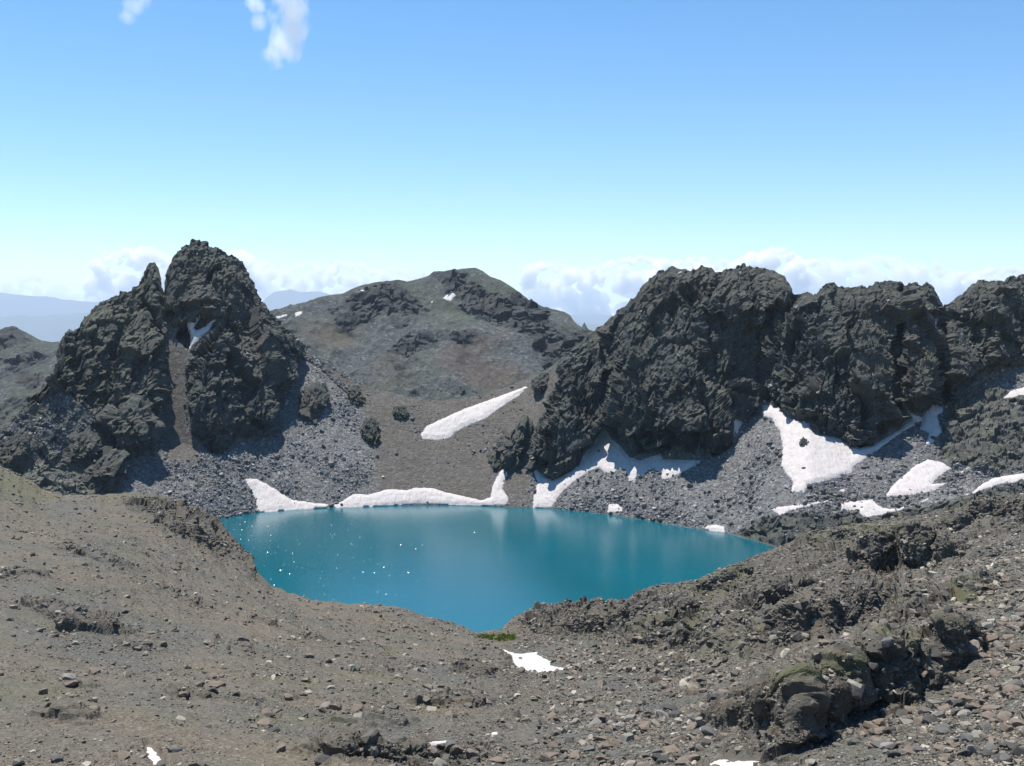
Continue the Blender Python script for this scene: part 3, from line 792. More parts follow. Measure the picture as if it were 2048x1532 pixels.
GREEN_NEAR = [
    ([(1560, 1380), (1700, 1330), (1720, 1345), (1600, 1395)], 1.0), ([(1900, 1190), (1985, 1180), (1990, 1215), (1920, 1230)], 1.0), ([(1520, 1060), (1620, 1035), (1760, 1050), (1860, 1040), (1820, 1075), (1620, 1085)], 0.9),
    ([(1380, 1170), (1500, 1140), (1520, 1175), (1420, 1200)], 0.7), ([(1760, 1290), (1850, 1270), (1850, 1300), (1770, 1310)], 0.8), ([(0, 940), (60, 960), (120, 1000), (60, 1010), (0, 985)], 0.7), ([(1820, 1410), (1900, 1400), (1880, 1440), (1820, 1440)], 0.5),
    ([(30, 1225), (170, 1290), (190, 1310), (40, 1240)], 0.5), ([(940, 1268), (1035, 1266), (1035, 1284), (960, 1284)], 0.8), ([(180, 990), (330, 990), (360, 1010), (200, 1020)], 0.5), ([(1240, 1245), (1500, 1225), (1500, 1250), (1260, 1275)], 0.4),
]
SNOW_NEAR = [
    ([(980, 1293), (999, 1297), (1039, 1306), (1058, 1303), (1088, 1301), (1076, 1309), (1105, 1323), (1100, 1330), (1131, 1335), (1135, 1344), (1114, 1347), (1076, 1349), (1051, 1345), (1032, 1338), (1025, 1330), (1022, 1316), (999, 1303)], 'bright snow patch in the hollow before the lake outlet', 0.7),
    ([(852, 1482), (871, 1478), (912, 1484), (909, 1490), (888, 1491), (864, 1494)], 'thin white snow remnant above the jagged crag at the bottom edge', 0.22),
    ([(982, 1465), (1003, 1456), (996, 1470), (980, 1472)], 'small snow scrap at the left side of the gravel gully', 0.2),
    ([(1254, 1468), (1270, 1468), (1268, 1476), (1256, 1476)], 'tiny snow scrap among the stones of the gravel gully', 0.15),
    ([(285, 1492), (301, 1487), (318, 1506), (330, 1523), (330, 1542), (305, 1542), (289, 1511)], 'dusty snow patch at the bottom edge of the left slope', 0.2),
    ([(349, 1493), (366, 1492), (386, 1499), (368, 1501)], 'thin snow sliver beside the dusty snow patch', 0.15),
    ([(1324, 1471), (1345, 1463), (1366, 1460), (1358, 1469), (1326, 1476)], 'narrow snow strip right of the gravel gully', 0.2),
    ([(1418, 1526), (1446, 1515), (1490, 1520), (1537, 1522), (1504, 1545), (1420, 1545)], 'snow patch cut by the bottom edge under the rock ridge', 0.3),
    ([(1973, 1138), (1986, 1119), (1999, 1112), (1991, 1128), (1980, 1139)], 'bright snow sliver high on the right boulder slope', 0.35),
    ([(2028, 1288), (2048, 1282), (2062, 1286), (2048, 1293)], 'snow scrap at the right edge among boulders', 0.25),
]
uB, vB = project(PB)
Q3 = PB.reshape(-1, 3)
jitu = (uB.ravel() + 16 * fbm(Q3 / 12, 4, 111)).reshape(RB, CB); jitv = (vB.ravel() + 12 * fbm(Q3 / 12, 4, 113)).reshape(RB, CB)
rockB = np.maximum(union(ROCK_NEAR, 12, jitu, jitv) * 0.8, ledge_rock.reshape(RB, CB))
screeB = union(SCREE_NEAR, 16, jitu, jitv)
greenB = np.zeros((RB, CB), np.float32)
for p, a in GREEN_NEAR:
    greenB = np.maximum(greenB, a * poly_in(jitu, jitv, p, 9))
snowB = np.zeros((RB, CB), np.float32)
for p, lab, th in SNOW_NEAR:
    snowB = np.maximum(snowB, poly_in(uB, vB, p, 4.0) * frontB)
baseB = PB.copy()
NBn = blur(grid_normals(PB), 3); NBn /= np.linalg.norm(NBn, axis=-1, keepdims=True) + 1e-9
# grain of the rock runs up to the right on the right side, down to the right on the left side
ang = np.radians(np.interp(uB.ravel(), [300, 1000, 1300], [-28, 0, 40]))
c, s = np.cos(ang), np.sin(ang)
al = Q3[:, 0] * c + Q3[:, 1] * s; ac = -Q3[:, 0] * s + Q3[:, 1] * c
G = np.stack([al * 0.38, ac, Q3[:, 2]], -1)
far_amp = np.clip(Q3[:, 1] / 220, 0.3, 1.6)
gap = blur(np.abs(np.gradient(PB[..., 1], axis=0)), 2).ravel()      # ground distance between neighbouring rows
def fade(cell): return np.clip(1.6 - 2.2 * gap / cell, 0, 1)
dn = 1.8 * far_amp * fbm(G / 34, 3, 121) + 0.85 * far_amp * fade(8) * ridged(G / 8, 3, 123) + 0.50 * far_amp * fade(2.4) * ridged(G / 2.4, 2, 124) + 0.20 * far_amp * fade(1.2) * fbm(Q3 / 1.2, 3, 125) + 0.20 * far_amp * fade(1.6) * np.maximum(facet(G / 1.6, 126, 1.6), -0.4) * sstep(-0.15, 0.3, fbm(G / 11, 2, 127))
dk = 1.3 * fade(8) * facet(G / 8, 130, 1.6) + 0.75 * fade(3.4) * facet(G / 3.4, 131, 1.6) + 0.45 * fade(1.6) * facet(G / 1.6, 132, 1.6) + 0.22 * fade(0.8) * facet(G / 0.8, 133, 1.5) + 1.2 * fade(10) * ridged(G / 10, 3, 134)
dk *= np.clip(Q3[:, 1] / 260, 0.45, 1.5)
rkb = rockB.ravel()
dispB = (1 - 0.5 * screeB.ravel()) * (1 - rkb) * dn + rkb * (dk + 0.6 * dn)
dispB *= np.where(rows_b.ravel() > crestB - 10, 0.55, 1.0) * (1 - 0.85 * snowB.ravel())
dispB *= np.where(Q3[:, 2] < 1.2, 0.25, 1.0)
PB = PB + NBn * dispB.reshape(RB, CB, 1)
kb = (0.8 * ledge_rock.reshape(RB, CB) * (rows_b > 34) * (rows_b < crestB - 2))[..., None]
PB = PB * (1 - kb) + blur(PB, 1, (1,)) * kb
brB = np.clip(0.58 + 1.3 * fbm(Q3 / 28, 4, 141) + 0.9 * fbm(G / 9, 3, 144) - 0.55 * screeB.ravel() + 0.2 * fbm(G / 5, 3, 142), 0.05, 1)
brB = np.clip(brB + 0.6 * poly_in(jitu, jitv, [(1000, 1490), (1040, 1385), (1055, 1352), (1105, 1358), (1085, 1425), (1045, 1510)], 14).ravel(), 0, 1.2)
brB *= np.interp(uB.ravel(), [300, 900, 1250, 1500], [1.0, 1.0, 0.55, 0.45])
grB = np.clip(greenB.ravel() + 0.55 * sstep(0.05, 0.4, fbm(Q3 / 14, 4, 143)) * np.interp(uB.ravel(), [900, 1500], [0.8, 1.0]), 0, 1)
maskB = np.stack([rkb * 0.9, brB, grB], -1)
QB = grid_faces(RB, CB)
VBf = PB.reshape(-1, 3)
fid = ledge_id[QB]
fl = np.where((fid == fid[:, :1]).all(1), fid[:, 0], -1)
for li, (pts, hgt, run, lab) in enumerate(LEDGES):
    if lab and (fl == li).sum() > 60:
        V, Q, A = sub_mesh(VBf, QB, fl == li, {'mask': maskB})
        tag(mesh_obj('rock_outcrop', V, Q, M_near, A), lab, 'rock outcrop', 'rock ledges of the near slope')
    else:
        fl[fl == li] = -1
V, Q, A = sub_mesh(VBf, QB, fl < 0, {'mask': maskB})
tag(mesh_obj('ground', V, Q, M_near, A), 'stony brown hillside falling from the viewpoint to the lake', None, None, 'structure')
baseBs = blur(baseB, 2)
for p, lab, th in SNOW_NEAR:
    snow_from_grid(baseBs, NBn, p, th, 'snow_patch', lab, frontB, 0.06, skirt=1.0, cell=0.3 if th < 0.5 else 0.8)

# ------------------------------------------------------------------ mountains behind
def back_mountain(name, label, skyline, u0, u1, step, base_v, base_Y, slope, rows, amp, seed, mat, gully=1.0, gdir=0.0, back=True, patches=()):
    uu = np.arange(u0, u1, step)
    v = np.interp(uu, [p[0] for p in skyline], [p[1] for p in skyline])
    bv = np.interp(uu, [p[0] for p in base_v], [p[1] for p in base_v])
    bY_ = np.full(uu.shape, float(base_Y)); bz_ = z_of(bv, bY_)
    Yc = Y_from(v, bY_, bz_, math.tan(math.radians(slope))); zc = z_of(v, Yc)
    ys = blur(Yc, 8, (0,))
    P = loft(uu, [(bY_ * 0.93, bz_ - 0.02 * base_Y), (bY_, bz_), (Yc, zc), (ys * 1.02, blur(zc, 6, (0,)) - 0.012 * base_Y), (ys * 1.25, zc * 0 - 0.1 * base_Y)], [6, rows, 6, 12])
    R, C = P.shape[:2]
    cr = 6 + rows
    ri = np.arange(R)[:, None] * np.ones((1, C))
    Nn = blur(grid_normals(P), 4); Nn /= np.linalg.norm(Nn, axis=-1, keepdims=True) + 1e-9
    base = P.copy()
    X = P.reshape(-1, 3)
    ca, sa = math.cos(gdir), math.sin(gdir)
    Gx = np.stack([X[:, 0] + gdir * X[:, 2], X[:, 1] * 0.5, X[:, 2] * 0.5], -1)
    rock = sstep(0.0, 0.22, fbm(X / (amp * 9), 4, seed + 1) + 0.25 * (ri.ravel() / cr - 0.55))
    d = amp * gully * 1.2 * ridged(Gx / (amp * 12), 4, seed + 2) + rock * (amp * 0.45 * facet(X / (amp * 2.6), seed + 3, 1.4) + amp * 0.25 * facet(X / (amp * 1.2), seed + 4, 1.4)) + 0.10 * amp * fbm(X / (amp * 1.0), 3, seed + 5)
    d *= np.where(ri.ravel() > cr - 8, 0.25, 1.0)
    P = P + Nn * d.reshape(R, C, 1)
    br = sstep(0.05, 0.4, fbm(X / (amp * 16), 3, seed + 6)) * 0.7
    gr = sstep(-0.2, 0.35, fbm(X / (amp * 14), 4, seed + 7)) * (1 - rock) * 0.8
    mk = np.stack([rock, br, gr], -1)
    tag(mesh_obj(name, P.reshape(-1, 3), grid_faces(R, C), mat, {'mask': mk}), label, None, None, 'structure')
    for poly, lab, th in patches:
        snow_from_grid(blur(P, 2), Nn, poly, th, 'snow_patch', lab, ri <= cr, 0.4, skirt=2.5, cell=2.0)

back_mountain('mountain_behind', 'broad grey green mountain seen through the saddle',
              [(480, 650), (550, 626), (600, 612), (640, 598), (660, 592), (685, 588), (730, 571), (765, 566), (800, 562), (815, 564), (850, 555), (868, 545), (890, 546), (925, 541), (950, 540), (962, 545), (978, 557), (1000, 564), (1020, 575), (1040, 588), (1055, 604), (1080, 615), (1100, 621),
               (1112, 623), (1128, 628), (1140, 638), (1150, 654), (1163, 662), (1168, 652), (1174, 664), (1185, 668), (1230, 690), (1320, 720)],
              430, 1330, 2.2, [(430, 830), (1330, 830)], 1450, 30, 170, 9.0, 200, M_hill, 1.7, 0.5,
              patches=[([(883, 600), (896, 586), (913, 573), (909, 584), (911, 592), (901, 601)], 'snow patch near the top of the mountain behind the saddle', 2.5),
                       ([(860, 603), (869, 600), (865, 610)], 'tiny snow spot left of the snow on the mountain behind', 1.5),
                       ([(551, 634), (574, 627), (576, 631), (557, 638)], 'snow streak on the far ridge just right of the twin peak', 2.0),
                       ([(590, 626), (606, 621), (607, 625), (592, 634)], 'second snow streak on the far ridge right of the twin peak', 2.0),
                       ([(715, 585), (728, 579), (724, 585)], 'tiny snow fleck on the shoulder of the mountain behind', 1.5)])
back_mountain('hill_behind_left', 'smooth grey green slope behind the left peak', [(-400, 880), (-100, 800), (0, 760), (60, 735), (115, 708), (160, 690), (300, 650), (420, 760)], -400, 420, 3.0, [(-400, 990), (420, 960)], 1150, 27, 90, 5.0, 300, M_hill, 0.7)
back_mountain('hill_far_left', 'far hazy ridge with a blunt rock head at the left edge', [(-400, 700), (-200, 690), (-60, 668), (0, 660), (10, 656), (25, 654), (38, 660), (55, 668), (80, 682), (105, 686), (130, 684), (180, 720), (300, 760)], -400, 300, 2.4, [(-400, 860), (300, 860)], 1900, 30, 80, 9.0, 330, M_hill, 0.9)
for k, (sk, Yd, lab) in enumerate([
        ([(-500, 605), (-200, 600), (0, 596), (40, 591), (80, 594), (130, 602), (190, 611), (260, 618), (420, 640), (520, 615), (545, 590), (565, 586), (600, 591), (650, 592), (700, 600), (800, 625), (950, 640), (1120, 645), (1150, 640), (1170, 638), (1210, 640), (1300, 646), (2600, 640)], 55000, 'pale blue mountain range on the horizon'),
        ([(-500, 640), (-100, 632), (60, 640), (200, 632), (420, 650), (560, 622), (620, 628), (700, 640), (900, 655), (1150, 652), (1200, 658), (2600, 655)], 40000, 'lower blue range in the haze before the horizon')]):
    uu = np.arange(-500, 2600, 6.0)
    v = np.interp(uu, [p[0] for p in sk], [p[1] for p in sk])
    Yc = np.full(uu.shape, Yd * 1.0); zc = z_of(v, Yc)
    P = loft(uu, [(Yc * 0.86, zc * 0 - 900.0), (Yc, zc), (Yc * 1.1, zc * 0 - 900.0)], [16, 10])
    X = P.reshape(-1, 3)
    rf = np.clip(np.minimum(np.arange(P.shape[0]) / 6.0, (P.shape[0] - 1 - np.arange(P.shape[0])) / 4.0), 0, 1)[:, None]
    P[..., 2] += rf * (0.008 * Yd * ridged(X / (0.06 * Yd), 4, 400 + k)).reshape(P.shape[:2]) * np.where(np.arange(P.shape[0]) == 16, 0.08, 1)[:, None]
    tag(mesh_obj('mountain_range', P.reshape(-1, 3), grid_faces(*P.shape[:2]), M_range, smooth=True), lab, None, None, 'structure')
# valley floor far below, reaching the horizon
V = np.array([(-60000, 2300, -900), (60000, 2300, -900), (90000, 60000, -900), (-90000, 60000, -900)], np.float32)
tag(mesh_obj('valley_floor', V, np.array([[0, 1, 2, 3]]), M_range), 'hazy lowland far beyond the mountains', None, None, 'structure')

# ------------------------------------------------------------------ lake
def lake():
    b = NB('lake_water')
    mp = b.n.new('ShaderNodeMapping'); mp.inputs['Scale'].default_value = (1.0, 1.6, 1.0); mp.inputs['Rotation'].default_value = (0, 0, 0.5)
    b.l.new(b.tc.outputs['Object'], mp.inputs['Vector'])
    w1 = b.noise(0.55, 3, 0.6, mp.outputs[0]); w2 = b.noise(2.4, 3, 0.6, mp.outputs[0])
    w3 = b.ramp(b.noise(5.0, 1, 0.5, mp.outputs[0]), [(0.70, 0.0), (0.80, 1.0)])
    n = b.bump(b.math('ADD', b.math('ADD', b.math('MULTIPLY', w1, 1.0), b.math('MULTIPLY', w2, 0.35)), b.math('MULTIPLY', w3, 0.5)), 0.3, 0.2)
    pat = b.noise(0.012, 3, 0.5)
    c = b.mix(b.ramp(pat, [(0.35, 0.0), (0.65, 1.0)]), (0.003, 0.088, 0.118), (0.004, 0.104, 0.140))
    p = b.bsdf(c, 0.07, 0.5, n)
    p.inputs['IOR'].default_value = 1.33
    n_ = 60
    xs = np.linspace(-190, 190, n_); ys = np.linspace(350, 680, n_)
    X, Y = np.meshgrid(xs, ys)
    V = np.stack([X, Y, np.zeros_like(X)], -1).reshape(-1, 3)
    # wavelets: little ridges of water catching the sun towards the left of the lake
    rw = np.random.default_rng(12)
    N = 14000
    x = rw.uniform(-150, 60, N); y = rw.uniform(395, 600, N)
    keep = rw.random(N) < np.clip(1.1 - (x + 150) / 130, 0.03, 1)
    x, y = x[keep], y[keep]; N = len(x)
    az = rw.normal(-1.57, 0.45, N); tl = np.tan(np.radians(rw.normal(26, 6, N).clip(8, 42))); w = rw.uniform(0.05, 0.13, N); ln = rw.uniform(0.12, 0.4, N)
    d = np.stack([np.cos(az), np.sin(az), 0 * az], -1); e = np.stack([-np.sin(az), np.cos(az), 0 * az], -1)
    c0 = np.stack([x, y, 0 * x + 0.004], -1); up = np.zeros((N, 3)); up[:, 2] = w * tl
    VV = np.concatenate([c0 + d * w[:, None] - e * ln[:, None] / 2, c0 + d * w[:, None] + e * ln[:, None] / 2, c0 + up - e * ln[:, None] / 5, c0 + up + e * ln[:, None] / 5, c0 - d * w[:, None] - e * ln[:, None] / 2, c0 - d * w[:, None] + e * ln[:, None] / 2])
    k = np.arange(N)
    QQ = np.concatenate([np.stack([k, k + N, k + 3 * N, k + 2 * N], -1), np.stack([k + 2 * N, k + 3 * N, k + 5 * N, k + 4 * N], -1)])
    wb = NB('wavelet_water'); wb.bsdf((0.003, 0.094, 0.128), 0.15, 0.5).inputs['IOR'].default_value = 1.33
    tag(mesh_obj('ripples', VV, QQ, wb.m), 'small sunlit wavelets on the left of the lake', 'ripples', None, 'stuff')
    return tag(mesh_obj('lake', V, grid_faces(n_, n_), b.m, smooth=True), 'still turquoise glacial lake in the basin', None, None, 'structure')
lake()

# ------------------------------------------------------------------ rock outcrops standing out of the far scree
FLAT_A, UAf, VAp = VAf, None, None
UAf, VAp = project(PA)
Uf0, Vf0 = UAf[:crest_row + 1], VAp[:crest_row + 1]
def on_far(u, v):
    j = int(np.argmin(np.abs(us - u)))
    i = int(np.argmin(np.abs(Vf0[:, j] - v)))
    return Vector(PA[i, j])

def outcrop(outline, label, depth=0.9, seed=0, rough=1.0, sink=0.25):
    """a crag: traced outline gives its width, height and lean; it is a solid lump sunk into the slope"""
    pu = np.array([p[0] for p in outline], float); pv = np.array([p[1] for p in outline], float)
    cu, cv_ = pu.mean(), pv.mean()
    g = on_far(cu, cv_)
    px = g.y / F
    bm = bmesh.new()
    bmesh.ops.create_icosphere(bm, subdivisions=5, radius=1.0)
    V = np.array([v.co[:] for v in bm.verts]); T = np.array([[v.index for v in f.verts] for f in bm.faces])
    bm.free()
    # star-shaped radius of the outline seen from its middle
    th = np.arctan2(-(pv - cv_), pu - cu); rr = np.hypot(pu - cu, pv - cv_)
    o_ = np.argsort(th); th = th[o_]; rr = rr[o_]
    a = np.arctan2(V[:, 2], V[:, 0])
    rad = np.interp(a, np.concatenate([th - 2 * np.pi, th, th + 2 * np.pi]), np.tile(rr, 3)) * px
    wid = rr.mean() * px
    S = np.stack([V[:, 0] * rad, V[:, 1] * wid * depth, V[:, 2] * rad], -1)
    n = V.copy()
    k = wid / 8.0
    W = S + np.array([seed * 31.0, 0, 0])
    d = rough * (1.5 * k * facet(W * np.array([1, 1, 0.6]) / (5.5 * k), 500 + seed, 1.5) + 0.7 * k * facet(W / (2.4 * k), 510 + seed, 1.5) + 0.3 * facet(W / 1.3, 520 + seed, 1.5) + 0.3 * fbm(W / 1.5, 2, 530 + seed))
    S = S + n * d[:, None]
    S[:, 1] += S[:, 2] * 0.75          # lean back with the slope
    mk = np.tile([[1.0, 0.0, 0.25]], (len(S), 1))
    o = mesh_obj('rock_outcrop', S, T, M_far, {'mask': mk})
    o.location = g + Vector((0, -wid * sink, 0))
    tag(o, label, 'rock outcrop', 'crags in the far scree')
for i_, (ol, lab) in enumerate([
    ([(612, 790), (622, 770), (637, 768), (648, 785), (652, 820), (648, 848), (634, 842), (618, 830), (610, 812)], 'upright dark crag standing alone in the scree right of the twin peak'),
    ([(728, 842), (745, 838), (755, 862), (757, 885), (750, 898), (738, 880), (726, 862)], 'dark crag at the left edge of the brown saddle slope'),
    ([(982, 905), (1000, 890), (1022, 870), (1045, 838), (1058, 832), (1060, 855), (1056, 885), (1045, 910), (1022, 932), (998, 944), (982, 930)], 'slanting dark crag between the curved shore snow and the brown gully'),
    ([(786, 818), (798, 812), (812, 820), (818, 832), (800, 834), (786, 828)], 'small dark crag in the middle of the brown saddle'),
    ([(1064, 768), (1080, 752), (1100, 750), (1104, 765), (1092, 780), (1080, 786), (1068, 780)], 'small dark crag on the brown crest beside the snow tongue'),
    ([(697, 778), (712, 775), (722, 790), (731, 806), (722, 812), (706, 795)], 'low broken crag near the crest of the scree right of the twin peak'),
    ([(172, 985), (176, 945), (190, 915), (215, 905), (240, 918), (256, 945), (250, 965), (220, 985)], 'square dark crag behind the crest of the left hill'),
    ([(195, 830), (230, 812), (270, 800), (300, 825), (316, 850), (300, 875), (265, 884), (225, 865)], 'lichen spotted crag below the left spire'),
    ([(376, 775), (392, 757), (410, 770), (405, 795), (388, 802), (374, 795)], 'rock knob at the right side of the brown gully'),
    ([(5, 895), (25, 870), (55, 880), (62, 910), (40, 940), (10, 935)], 'dark crag at the left edge under the slope of the twin peak'),
    ([(120, 900), (150, 870), (185, 880), (200, 905), (170, 925), (135, 922)], 'mossy rock hump between the left crags'),
    ([(1603, 884), (1609, 878), (1616, 882), (1617, 896), (1610, 903), (1606, 896)], 'grey rock poking through the largest snow field'),
]):
    outcrop(ol, lab, seed=i_)

# ------------------------------------------------------------------ stones
def hull_mesh(name, seed, n, mat, flat=0.6):
    r = np.random.default_rng(seed)
    bm = bmesh.new()
    for p in r.normal(0, 1, (n, 3)):
        p = p / np.linalg.norm(p) * r.uniform(0.8, 1.0)
        p = np.sign(p) * np.abs(p) ** 0.8
        bm.verts.new((p[0] * 0.62, p[1] * 0.5, p[2] * 0.5 * flat))
    res = bmesh.ops.convex_hull(bm, input=bm.verts)
    loose = [v for v in bm.verts if not v.link_faces]
    bmesh.ops.delete(bm, geom=loose, context='VERTS')
    me = bpy.data.meshes.new(name)
    bm.to_mesh(me); bm.free()
    me.materials.append(mat)
    return me

def scatter_points(P, weight, count, r):
    """random spots on the ground grid, chosen by weight per cell"""
    R, C = P.shape[:2]
    w = weight[:-1, :-1].ravel().astype(np.float64)
    cells = r.choice(len(w), count, p=w / w.sum())
    i, j = cells // (C - 1), cells % (C - 1)
    a, b = r.random((2, count, 1))
    p = P[i, j] * (1 - a) * (1 - b) + P[i, j + 1] * a * (1 - b) + P[i + 1, j] * (1 - a) * b + P[i + 1, j + 1] * a * b
    return p, i, j

def scatter_object(name, pts, size, meshes, label, cat, seed):
    r = np.random.default_rng(seed)
    me = bpy.data.meshes.new(name)
    me.vertices.add(len(pts)); me.vertices.foreach_set('co', np.ascontiguousarray(pts, np.float32).ravel())
    at = me.attributes.new('rot', 'FLOAT_VECTOR', 'POINT'); rot = r.normal(0, 0.35, (len(pts), 3)); rot[:, 2] = r.random(len(pts)) * 6.283
    at.data.foreach_set('vector', rot.astype(np.float32).ravel())
    at = me.attributes.new('size', 'FLOAT_VECTOR', 'POINT')
    at.data.foreach_set('vector', (size[:, None] * r.uniform(0.75, 1.3, (len(pts), 3))).astype(np.float32).ravel())
    o = bpy.data.objects.new(name, me); COL.objects.link(o)
    coll = bpy.data.collections.new(name + '_shapes')
    for k, m in enumerate(meshes):
        coll.objects.link(bpy.data.objects.new('stone_shape', m))
    ng = bpy.data.node_groups.new(name, 'GeometryNodeTree')
    ng.interface.new_socket('Geometry', in_out='INPUT', socket_type='NodeSocketGeometry')
    ng.interface.new_socket('Geometry', in_out='OUTPUT', socket_type='NodeSocketGeometry')
    N, L = ng.nodes, ng.links
    gi, go = N.new('NodeGroupInput'), N.new('NodeGroupOutput')
    ip = N.new('GeometryNodeInstanceOnPoints'); ci = N.new('GeometryNodeCollectionInfo')
    ci.inputs['Collection'].default_value = coll
    ci.inputs['Separate Children'].default_value = True; ci.inputs['Reset Children'].default_value = True
    na = N.new('GeometryNodeInputNamedAttribute'); na.data_type = 'FLOAT_VECTOR'; na.inputs['Name'].default_value = 'rot'
    nb = N.new('GeometryNodeInputNamedAttribute'); nb.data_type = 'FLOAT_VECTOR'; nb.inputs['Name'].default_value = 'size'
    er = N.new('FunctionNodeEulerToRotation')
    L.new(gi.outputs[0], ip.inputs['Points']); L.new(ci.outputs[0], ip.inputs['Instance'])
    ip.inputs['Pick Instance'].default_value = True
    L.new(na.outputs[0], er.inputs[0]); L.new(er.outputs[0], ip.inputs['Rotation']); L.new(nb.outputs[0], ip.inputs['Scale'])
    L.new(ip.outputs[0], go.inputs[0])
    md = o.modifiers.new('scatter', 'NODES'); md.node_group = ng
    tag(o, label, cat, None, 'stuff')
    return o

far_shapes = [hull_mesh('scree_stone', 900 + k, 14, M_stone_far, 0.8) for k in range(7)]
near_shapes = [hull_mesh('slope_stone', 930 + k, 14, M_stone_near, 0.65) for k in range(8)]
M_crag = stone_mat('crag_stone', (0.07, 0.067, 0.058), (0.155, 0.143, 0.118), (0.11, 0.098, 0.08))
crag_shapes = [hull_mesh('crag_stone', 945 + k, 26, M_crag, 0.95) for k in range(7)]


rs = np.random.default_rng(42)
visA = front & (PA[..., 2] > 0.4)
frame = ((UAf > -200) & (UAf < 2250)) * np.gradient(us)[None, :] / DUA
wA = visA * frame * (1 - np.clip(rockA * 1.2, 0, 1) * 0.93) * (1 - 0.9 * brownA) * (1 - 0.97 * snow_cover) * (rows_i >= 14) * np.interp(UAf, [250, 400], [0.45, 1.0]) * (0.12 + sstep(-0.2, 0.4, fbm(PA.reshape(-1, 3) / 25, 3, 600)).reshape(RA, CA))
pf, fi, fj = scatter_points(PA, wA, 46000, rs)
sf = 0.40 * rs.random(len(pf)) ** (-1 / 2.5)
sf = np.minimum(sf * np.where(brownA[fi, fj] > 0.5, 0.7, 1.0), 2.8)
pf[:, 2] += sf * 0.12
UBf, VBp = project(PB)
visB = frontB & (PB[..., 2] > 0.2) & (UBf > -260) & (UBf < 2310) & (VBp < 1600)
clump = np.gradient(un)[None, :] / DUB * (0.14 + sstep(-0.2, 0.35, fbm(PB.reshape(-1, 3) / 9, 4, 610))).reshape(RB, CB)
wB = visB * (1 - 0.6 * poly_in(UBf, VBp, [(1000, 1490), (1040, 1385), (1055, 1352), (1105, 1358), (1085, 1425), (1045, 1510)], 14)) * (1 - 0.55 * rockB) * (1 - 0.98 * snowB) * clump * (0.55 + 0.6 * screeB + 0.5 * sstep(1000, 1300, UBf)) * (1 - 0.5 * poly_in(UBf, VBp, SCREE_NEAR[2], 10))
pn, ni, nj = scatter_points(PB, wB, 240000, rs)
px_n = pn[:, 1] / F
sn = px_n * 2.0 * rs.random(len(pn)) ** (-1 / 2.3) * np.interp(UBf[ni, nj], [600, 1300, 2048], [0.62, 0.95, 1.15])
sn = np.minimum(sn, np.minimum(1.4, 30 * px_n))
pn[:, 2] += sn * 0.10

wC = visB * (rockB ** 1.5) * (1 - snowB) * (0.15 + sstep(-0.1, 0.35, fbm(PB.reshape(-1, 3) / 7, 3, 620)).reshape(RB, CB)) * np.clip(PB[..., 1] / 200, 0.25, 1.5) * np.interp(PB[..., 1], [85, 150], [0.35, 1.0])
wC = wC * (1 + 1.5 * ledge_rock.reshape(RB, CB) * sstep(0.05, 0.35, np.abs(np.gradient(PB[..., 2], axis=0)) / (np.abs(np.gradient(PB[..., 1], axis=0)) + 0.05) - 0.3))
pc, ci_, cj_ = scatter_points(PB, wC, 30000, rs)
scg = np.minimum(pc[:, 1] / F * 3.2 * rs.random(len(pc)) ** (-1 / 2.6), 1.3)
pc[:, 2] += scg * 0.05
LAND_FAR = [('the wedge of shore snow', 530, 990), ('the curved shore snow strip', 850, 990), ('the snow tongue on the saddle', 950, 830), ('the branching snow field', 1200, 930), ('the square snow patch', 1230, 1017), ('the lake corner snow', 1430, 1057),
    ('the upright snow patch', 1477, 850), ('the largest snow field', 1630, 910), ('the teardrop snow patch', 1840, 960), ('the thin snow strip', 1600, 1015), ('the ragged snow patch', 1745, 1018), ('the long snow strip', 1980, 970), ('the upright lone crag', 632, 808),
    ('the crag at the saddle edge', 742, 865), ('the slanting crag', 1020, 890), ('the square crag', 215, 945), ('the lichen spotted crag', 260, 840), ('the brown gully', 350, 820), ('the mossy rock hump', 160, 900)]
LAND_NEAR = [('the valley snow', 1060, 1325), ('the long rock ridge', 1700, 1430), ('the columnar rock step', 1430, 1290), ('the slabby rock ridge', 1720, 1230), ('the dark hollowed crag', 1740, 1120), ('the low rock hump', 1335, 1345), ('the green turf', 985, 1276), ('the crag at the bottom edge', 800, 1520),
    ('the dark undercut ledge', 80, 1240), ('the layered low ledge', 910, 1420), ('the dark rock lip', 980, 1355), ('the rocky edge of the left hill', 420, 1090), ('the dusty snow patch', 308, 1510), ('the snow scrap by the gully', 990, 1465), ('the narrow snow strip', 1345, 1468),
    ('the snow cut by the bottom edge', 1480, 1528), ('the bright snow sliver', 1986, 1125), ('the snow scrap at the right edge', 2045, 1287), ('the large tan slab', 429, 1374), ('the pale rounded stone', 225, 1330)]
def describe(u, v, land, tone, sc, big):
    d = [math.hypot(u - a, (v - b) * 1.6) for _, a, b in land]
    k = int(np.argmin(d)); nm, a, b = land[k]
    side = ('right of ' if u > a else 'left of ') if abs(u - a) > abs(v - b) * 1.6 else ('below ' if v > b else 'above ')
    shape = 'flat' if sc[2] < 0.8 * max(sc[0], sc[1]) else 'blocky'
    return f"{'large' if big else 'small'} {shape} {tone} boulder {'close ' if d[k] < 70 else 'well '}{side}{nm}"
TONES = [('grey', (0.118, 0.113, 0.105)), ('dark', (0.066, 0.063, 0.058)), ('pale', (0.215, 0.20, 0.175)), ('tan', (0.175, 0.14, 0.108))]
M_tone = {}
for tn, tc_ in TONES:
    b_ = NB(tn + '_boulder')
    n_ = b_.noise(1.6, 5, 0.65)
    b_.bsdf(b_.mix(b_.ramp(n_, [(0.3, 0.0), (0.7, 1.0)]), tuple(x * 0.75 for x in tc_), tuple(x * 1.2 for x in tc_)), 0.88, 0.25, b_.bump(n_, 0.6, 0.15))
    M_tone[tn] = b_.m

